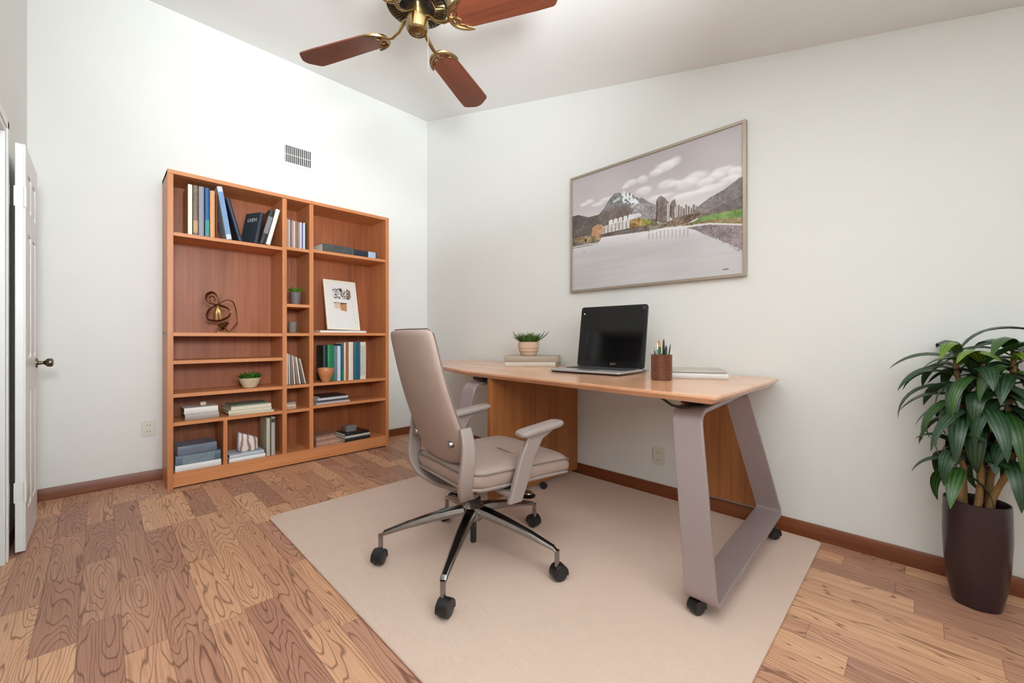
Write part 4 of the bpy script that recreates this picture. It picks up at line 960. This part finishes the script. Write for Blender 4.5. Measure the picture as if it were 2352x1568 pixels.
# local: x to the right along hinge, -y toward the user
MB().prism([(a, b-LD/2) for a, b in rrect(LW/2, LD/2, .02, 4)], 'z', .010, .022).build('base', M_silver, lt, .003)
MB().prism([(a, b-LD/2) for a, b in rrect(LW/2-.006, LD/2-.006, .018, 4)], 'z', .002, .010).build('underside', M_black, lt)
kb = MB(); kb.box((-LW/2+.03, -.20, .0221), (LW/2-.03, -.035, .0232))
kb.build('keyboard_deck', M_black, lt)
kb = MB()
for r_ in range(6):
    for c_ in range(17):
        x = -LW/2+.036+c_*.0254; y = -.06-r_*.026; kb.box((x, y, .0232), (x+.0215, y+.0215, .0262))
kb.build('keys', mat('laptop_keys', (62, 62, 70), .35), lt, .001)
MB().box((-.06, -.315, .0221), (.06, -.225, .0226)).build('touchpad', mat('touchpad', (120, 116, 118), .3, .4), lt, .0003)
lid = Matrix.Translation((0, -.004, .024)) @ Matrix.Rotation(R(-9), 4, 'X')
mb = MB().prism(rrect(LW/2, LH/2, .02, 5, 0, LH/2), 'y', 0, .012); mb.bm.transform(lid); ld = mb.build('lid', M_blackg, lt, .002)
mb = MB().prism(rrect(LW/2-.002, LH/2-.002, .02, 5, 0, LH/2), 'y', .012, .016); mb.bm.transform(lid); mb.build('lid_back', M_silver, ld, .001)
mb = MB().box((-LW/2+.022, -.0012, .045), (LW/2-.022, .0, LH-.028)); mb.bm.transform(lid); mb.build('screen', M_screen, ld)
text_mesh('logo', 'ERP', .026, M_steel, ld, lid @ Matrix.Translation((.03, -.0012, .022)) @ Matrix.Rotation(PI/2, 4, 'X'))
mb = MB().cyl((-LW/2+.03, -.001, LH-.05), (-LW/2+.03, -.0022, LH-.05), .005, n=16); mb.bm.transform(lid); mb.build('sticker', M_white, ld)
mb = MB().tube([(LW/2-.022+.009*math.cos(k*PI/8), -.001, LH-.02+.009*math.sin(k*PI/8)-.002) for k in range(16)], .001, 6, closed=True); mb.bm.transform(lid); mb.build('webcam', M_steel, ld)
MB().box((LW/2-.03, -.006, .004), (LW/2+.012, .016, .022)).build('hinge', M_steel, lt, .002)
# pen cup and pens
cpx, cpy = 3.158, -.615
cup = thing('pen_cup', 'brown ridged cylindrical pen cup on the desk', 'cup', (cpx, cpy, zd))
prof = [(.05, 0)]
for k in range(22): z = .004+k*.0058; prof += [(.0545, z), (.0525, z+.0029)]
prof += [(.0545, .132), (.052, .134), (.049, .132), (.048, .012), (.01, .010)]
MB().lathe(prof, n=40).build('cup_body', mat('brown_ridged', (112, 66, 44), .35, .25, noise=.2, nscale=40), cup)
PN = 'pens and tools in the brown cup'
def pen(name, label, mats, x, y, tx, ty, L, r, cat, tip=None):
    t = thing(name, label, cat, (cpx+x, cpy+y, zd+.0125))
    d = Vector((tx, ty, 1)).normalized()
    MB().tube([d*0, d*L*.8], [r, r], 10).build('barrel', mats[0], t)
    MB().tube([d*L*.8, d*L*.93, d*L], [r, r*.75, r*.15], 10).build('tip', mats[1], t)
    t['group'] = PN
    return t
ccx, ccy = u_cam.x, u_cam.y
def off(a): return a*ccx, a*ccy
for nm, lb, mm, a, t_, L, r, ct in (
    ('pen', 'slim dark grey pen at the left edge of the pen cup', (cm((70, 70, 76)), M_steel), -.033, -.12, .175, .004, 'pen'),
    ('pen', 'silver pen with a pale clip left in the pen cup', (M_steel, M_white), -.024, -.02, .185, .005, 'pen'),
    ('pen', 'thick green and amber pen at the centre of the pen cup', (mat('green_lacquer', (48, 104, 44), .25), mat('amber', (176, 130, 60), .3)), -.008, -.06, .20, .009, 'pen'),
    ('pen', 'black flat-ended marker standing in the pen cup', (M_black, M_black), .012, .015, .205, .006, 'pen'),
    ('pen', 'dark green pen leaning right in the pen cup', (mat('dark_green', (32, 74, 48), .3), M_black), .020, .09, .17, .007, 'pen'),
    ('pen', 'thin black pen leaning far right out of the pen cup', (cm((48, 52, 50)), M_black), .028, .24, .18, .0035, 'pen')):
    x, y = off(a); tx, ty = off(t_); pen(nm, lb, mm, x*.8, y*.8, tx*.6, ty*.6, L, r, ct)
# notebooks
nx_, ny_ = 3.26, -.34
book('notebook', 'white-edged notebook, lower of the pair beside the pen cup', .030, .30, .24, cm((214, 210, 206), .4), (nx_+.02, ny_-.10, zd), True, R(-62), cat='notebook', group='notebooks beside the pen cup', pages=cm((186, 150, 128)))
book('notebook', 'grey-beige notebook on top of the pair beside the pen cup', .017, .29, .23, cm((190, 180, 168), .4), (nx_+.015, ny_-.095, zd+.0305), True, R(-60), cat='notebook', group='notebooks beside the pen cup')

# ------------------------------------------------------------------ potted plant in the corner
plx, ply = 4.295, -.20
pp_ = thing('potted_dracaena', 'leafy green cane plant in a tall dark brown pot by the wall', 'potted plant', (plx, ply, 0))
PH = .42
MB().lathe([(.062, 0), (.070, .006), (.085, .08), (.094, .18), (.098, .28), (.097, .38), (.095, PH), (.091, PH+.002), (.087, PH-.01), (.087, PH-.06), (.04, PH-.065)], n=56).build('pot', mat('dark_brown_ceramic', (52, 36, 38), .28, noise=.1, nscale=12), pp_)
MB().lathe([(.0865, PH-.075), (.0865, PH-.052), (.06, PH-.042), (.03, PH-.036), (.001, PH-.034)], n=30).build('soil', M_soil, pp_)
M_cane = mat('cane_bark', (146, 112, 68), .7, noise=.4, nscale=30, bump=.6, bscale=40)
canes = [((-.025, .0), (-.05, .02), 1.01), ((.0, -.02), (.01, -.03), .98), ((.03, .01), (.10, .0), 1.03), ((.0, .02), (.04, .04), .74), ((-.035, -.02), (-.05, -.05), .64), ((.035, -.02), (.10, -.04), .70)]
for (x0, y0), (x1, y1), h in canes:
    pts = [(x0+(x1-x0)*t+.008*math.sin(t*7+x0*90), y0+(y1-y0)*t+.006*math.cos(t*6), PH-.05+(h-PH+.05)*t) for t in [k/10 for k in range(11)]]
    MB().tube(pts, [.0115-.004*k/10+.0013*(k % 2) for k in range(11)], 10).build('cane', M_cane, pp_)
M_lf = [leaf_mat('dracaena_leaf', (30, 66, 26), (92, 128, 62), 4), leaf_mat('dracaena_leaf_dark', (22, 50, 28), (74, 106, 72), 4), leaf_mat('dracaena_leaf_bright', (70, 110, 24), (158, 176, 60), 3)]
rn = random.Random(21)
fol = MB(); uvl = fol.bm.loops.layers.uv.new('UVMap')
def leaf(base, az, L, W, el, droop, mi):
    fol.mi = mi; n = 10; d = Vector((math.cos(az), math.sin(az), 0)); sd = Vector((-math.sin(az), math.cos(az), 0)); p = Vector(base); e = el
    tw = rn.uniform(-.35, .35); A, B, C = [], [], []
    for k in range(n+1):
        t = k/n; wv = W*(math.sin(PI*min(1, .06+.94*t**.8))**.85 if t < 1 else 0)+.0008
        dr = d*math.cos(e)+Vector((0, 0, math.sin(e))); nr = dr.cross(sd)
        s2 = sd*math.cos(tw*t)+nr*math.sin(tw*t)
        def cl(v):
            v = Vector(v); v.y = min(v.y, -ply-.025); return v
        A.append(fol.bm.verts.new(cl(p-s2*wv+nr*wv*.35*-1))); B.append(fol.bm.verts.new(cl(p))); C.append(fol.bm.verts.new(cl(p+s2*wv+nr*wv*.35*-1)))
        p = p+dr*(L/n); e -= droop/n*(1.25-.5*t)
    for k in range(n):
        for P0, P1, u0, u1 in ((A, B, 0, .5), (B, C, .5, 1)):
            f = fol._f([P0[k], P1[k], P1[k+1], P0[k+1]])
            if f:
                for lp, uv in zip(f.loops, ((u0, k/n), (u1, k/n), (u1, (k+1)/n), (u0, (k+1)/n))): lp[uvl].uv = uv
for (x0, y0), (x1, y1), h in canes:
    tall = h > .9; zlow = h-(.25 if tall else .11); nl = 30 if tall else 11
    for i in range(nl):
        t = i/(nl-1); z = zlow+(h+.015-zlow)*t; f = (z-PH+.05)/(h-PH+.05)
        az = i*2.4+rn.uniform(-.3, .3); L = rn.uniform(.22, .34)*(1-.1*t)*(1 if tall else .82); el = -.15+1.15*t+rn.uniform(-.25, .25)
        leaf((x0+(x1-x0)*f, y0+(y1-y0)*f, z), az, L, rn.uniform(.020, .032), el, rn.uniform(1.5, 2.5), rn.choice([0, 0, 0, 1, 1, 1, 2] if az % 6.28 > 3 else [0, 1, 1]))
fol.build('foliage', M_lf, pp_, ang=80)
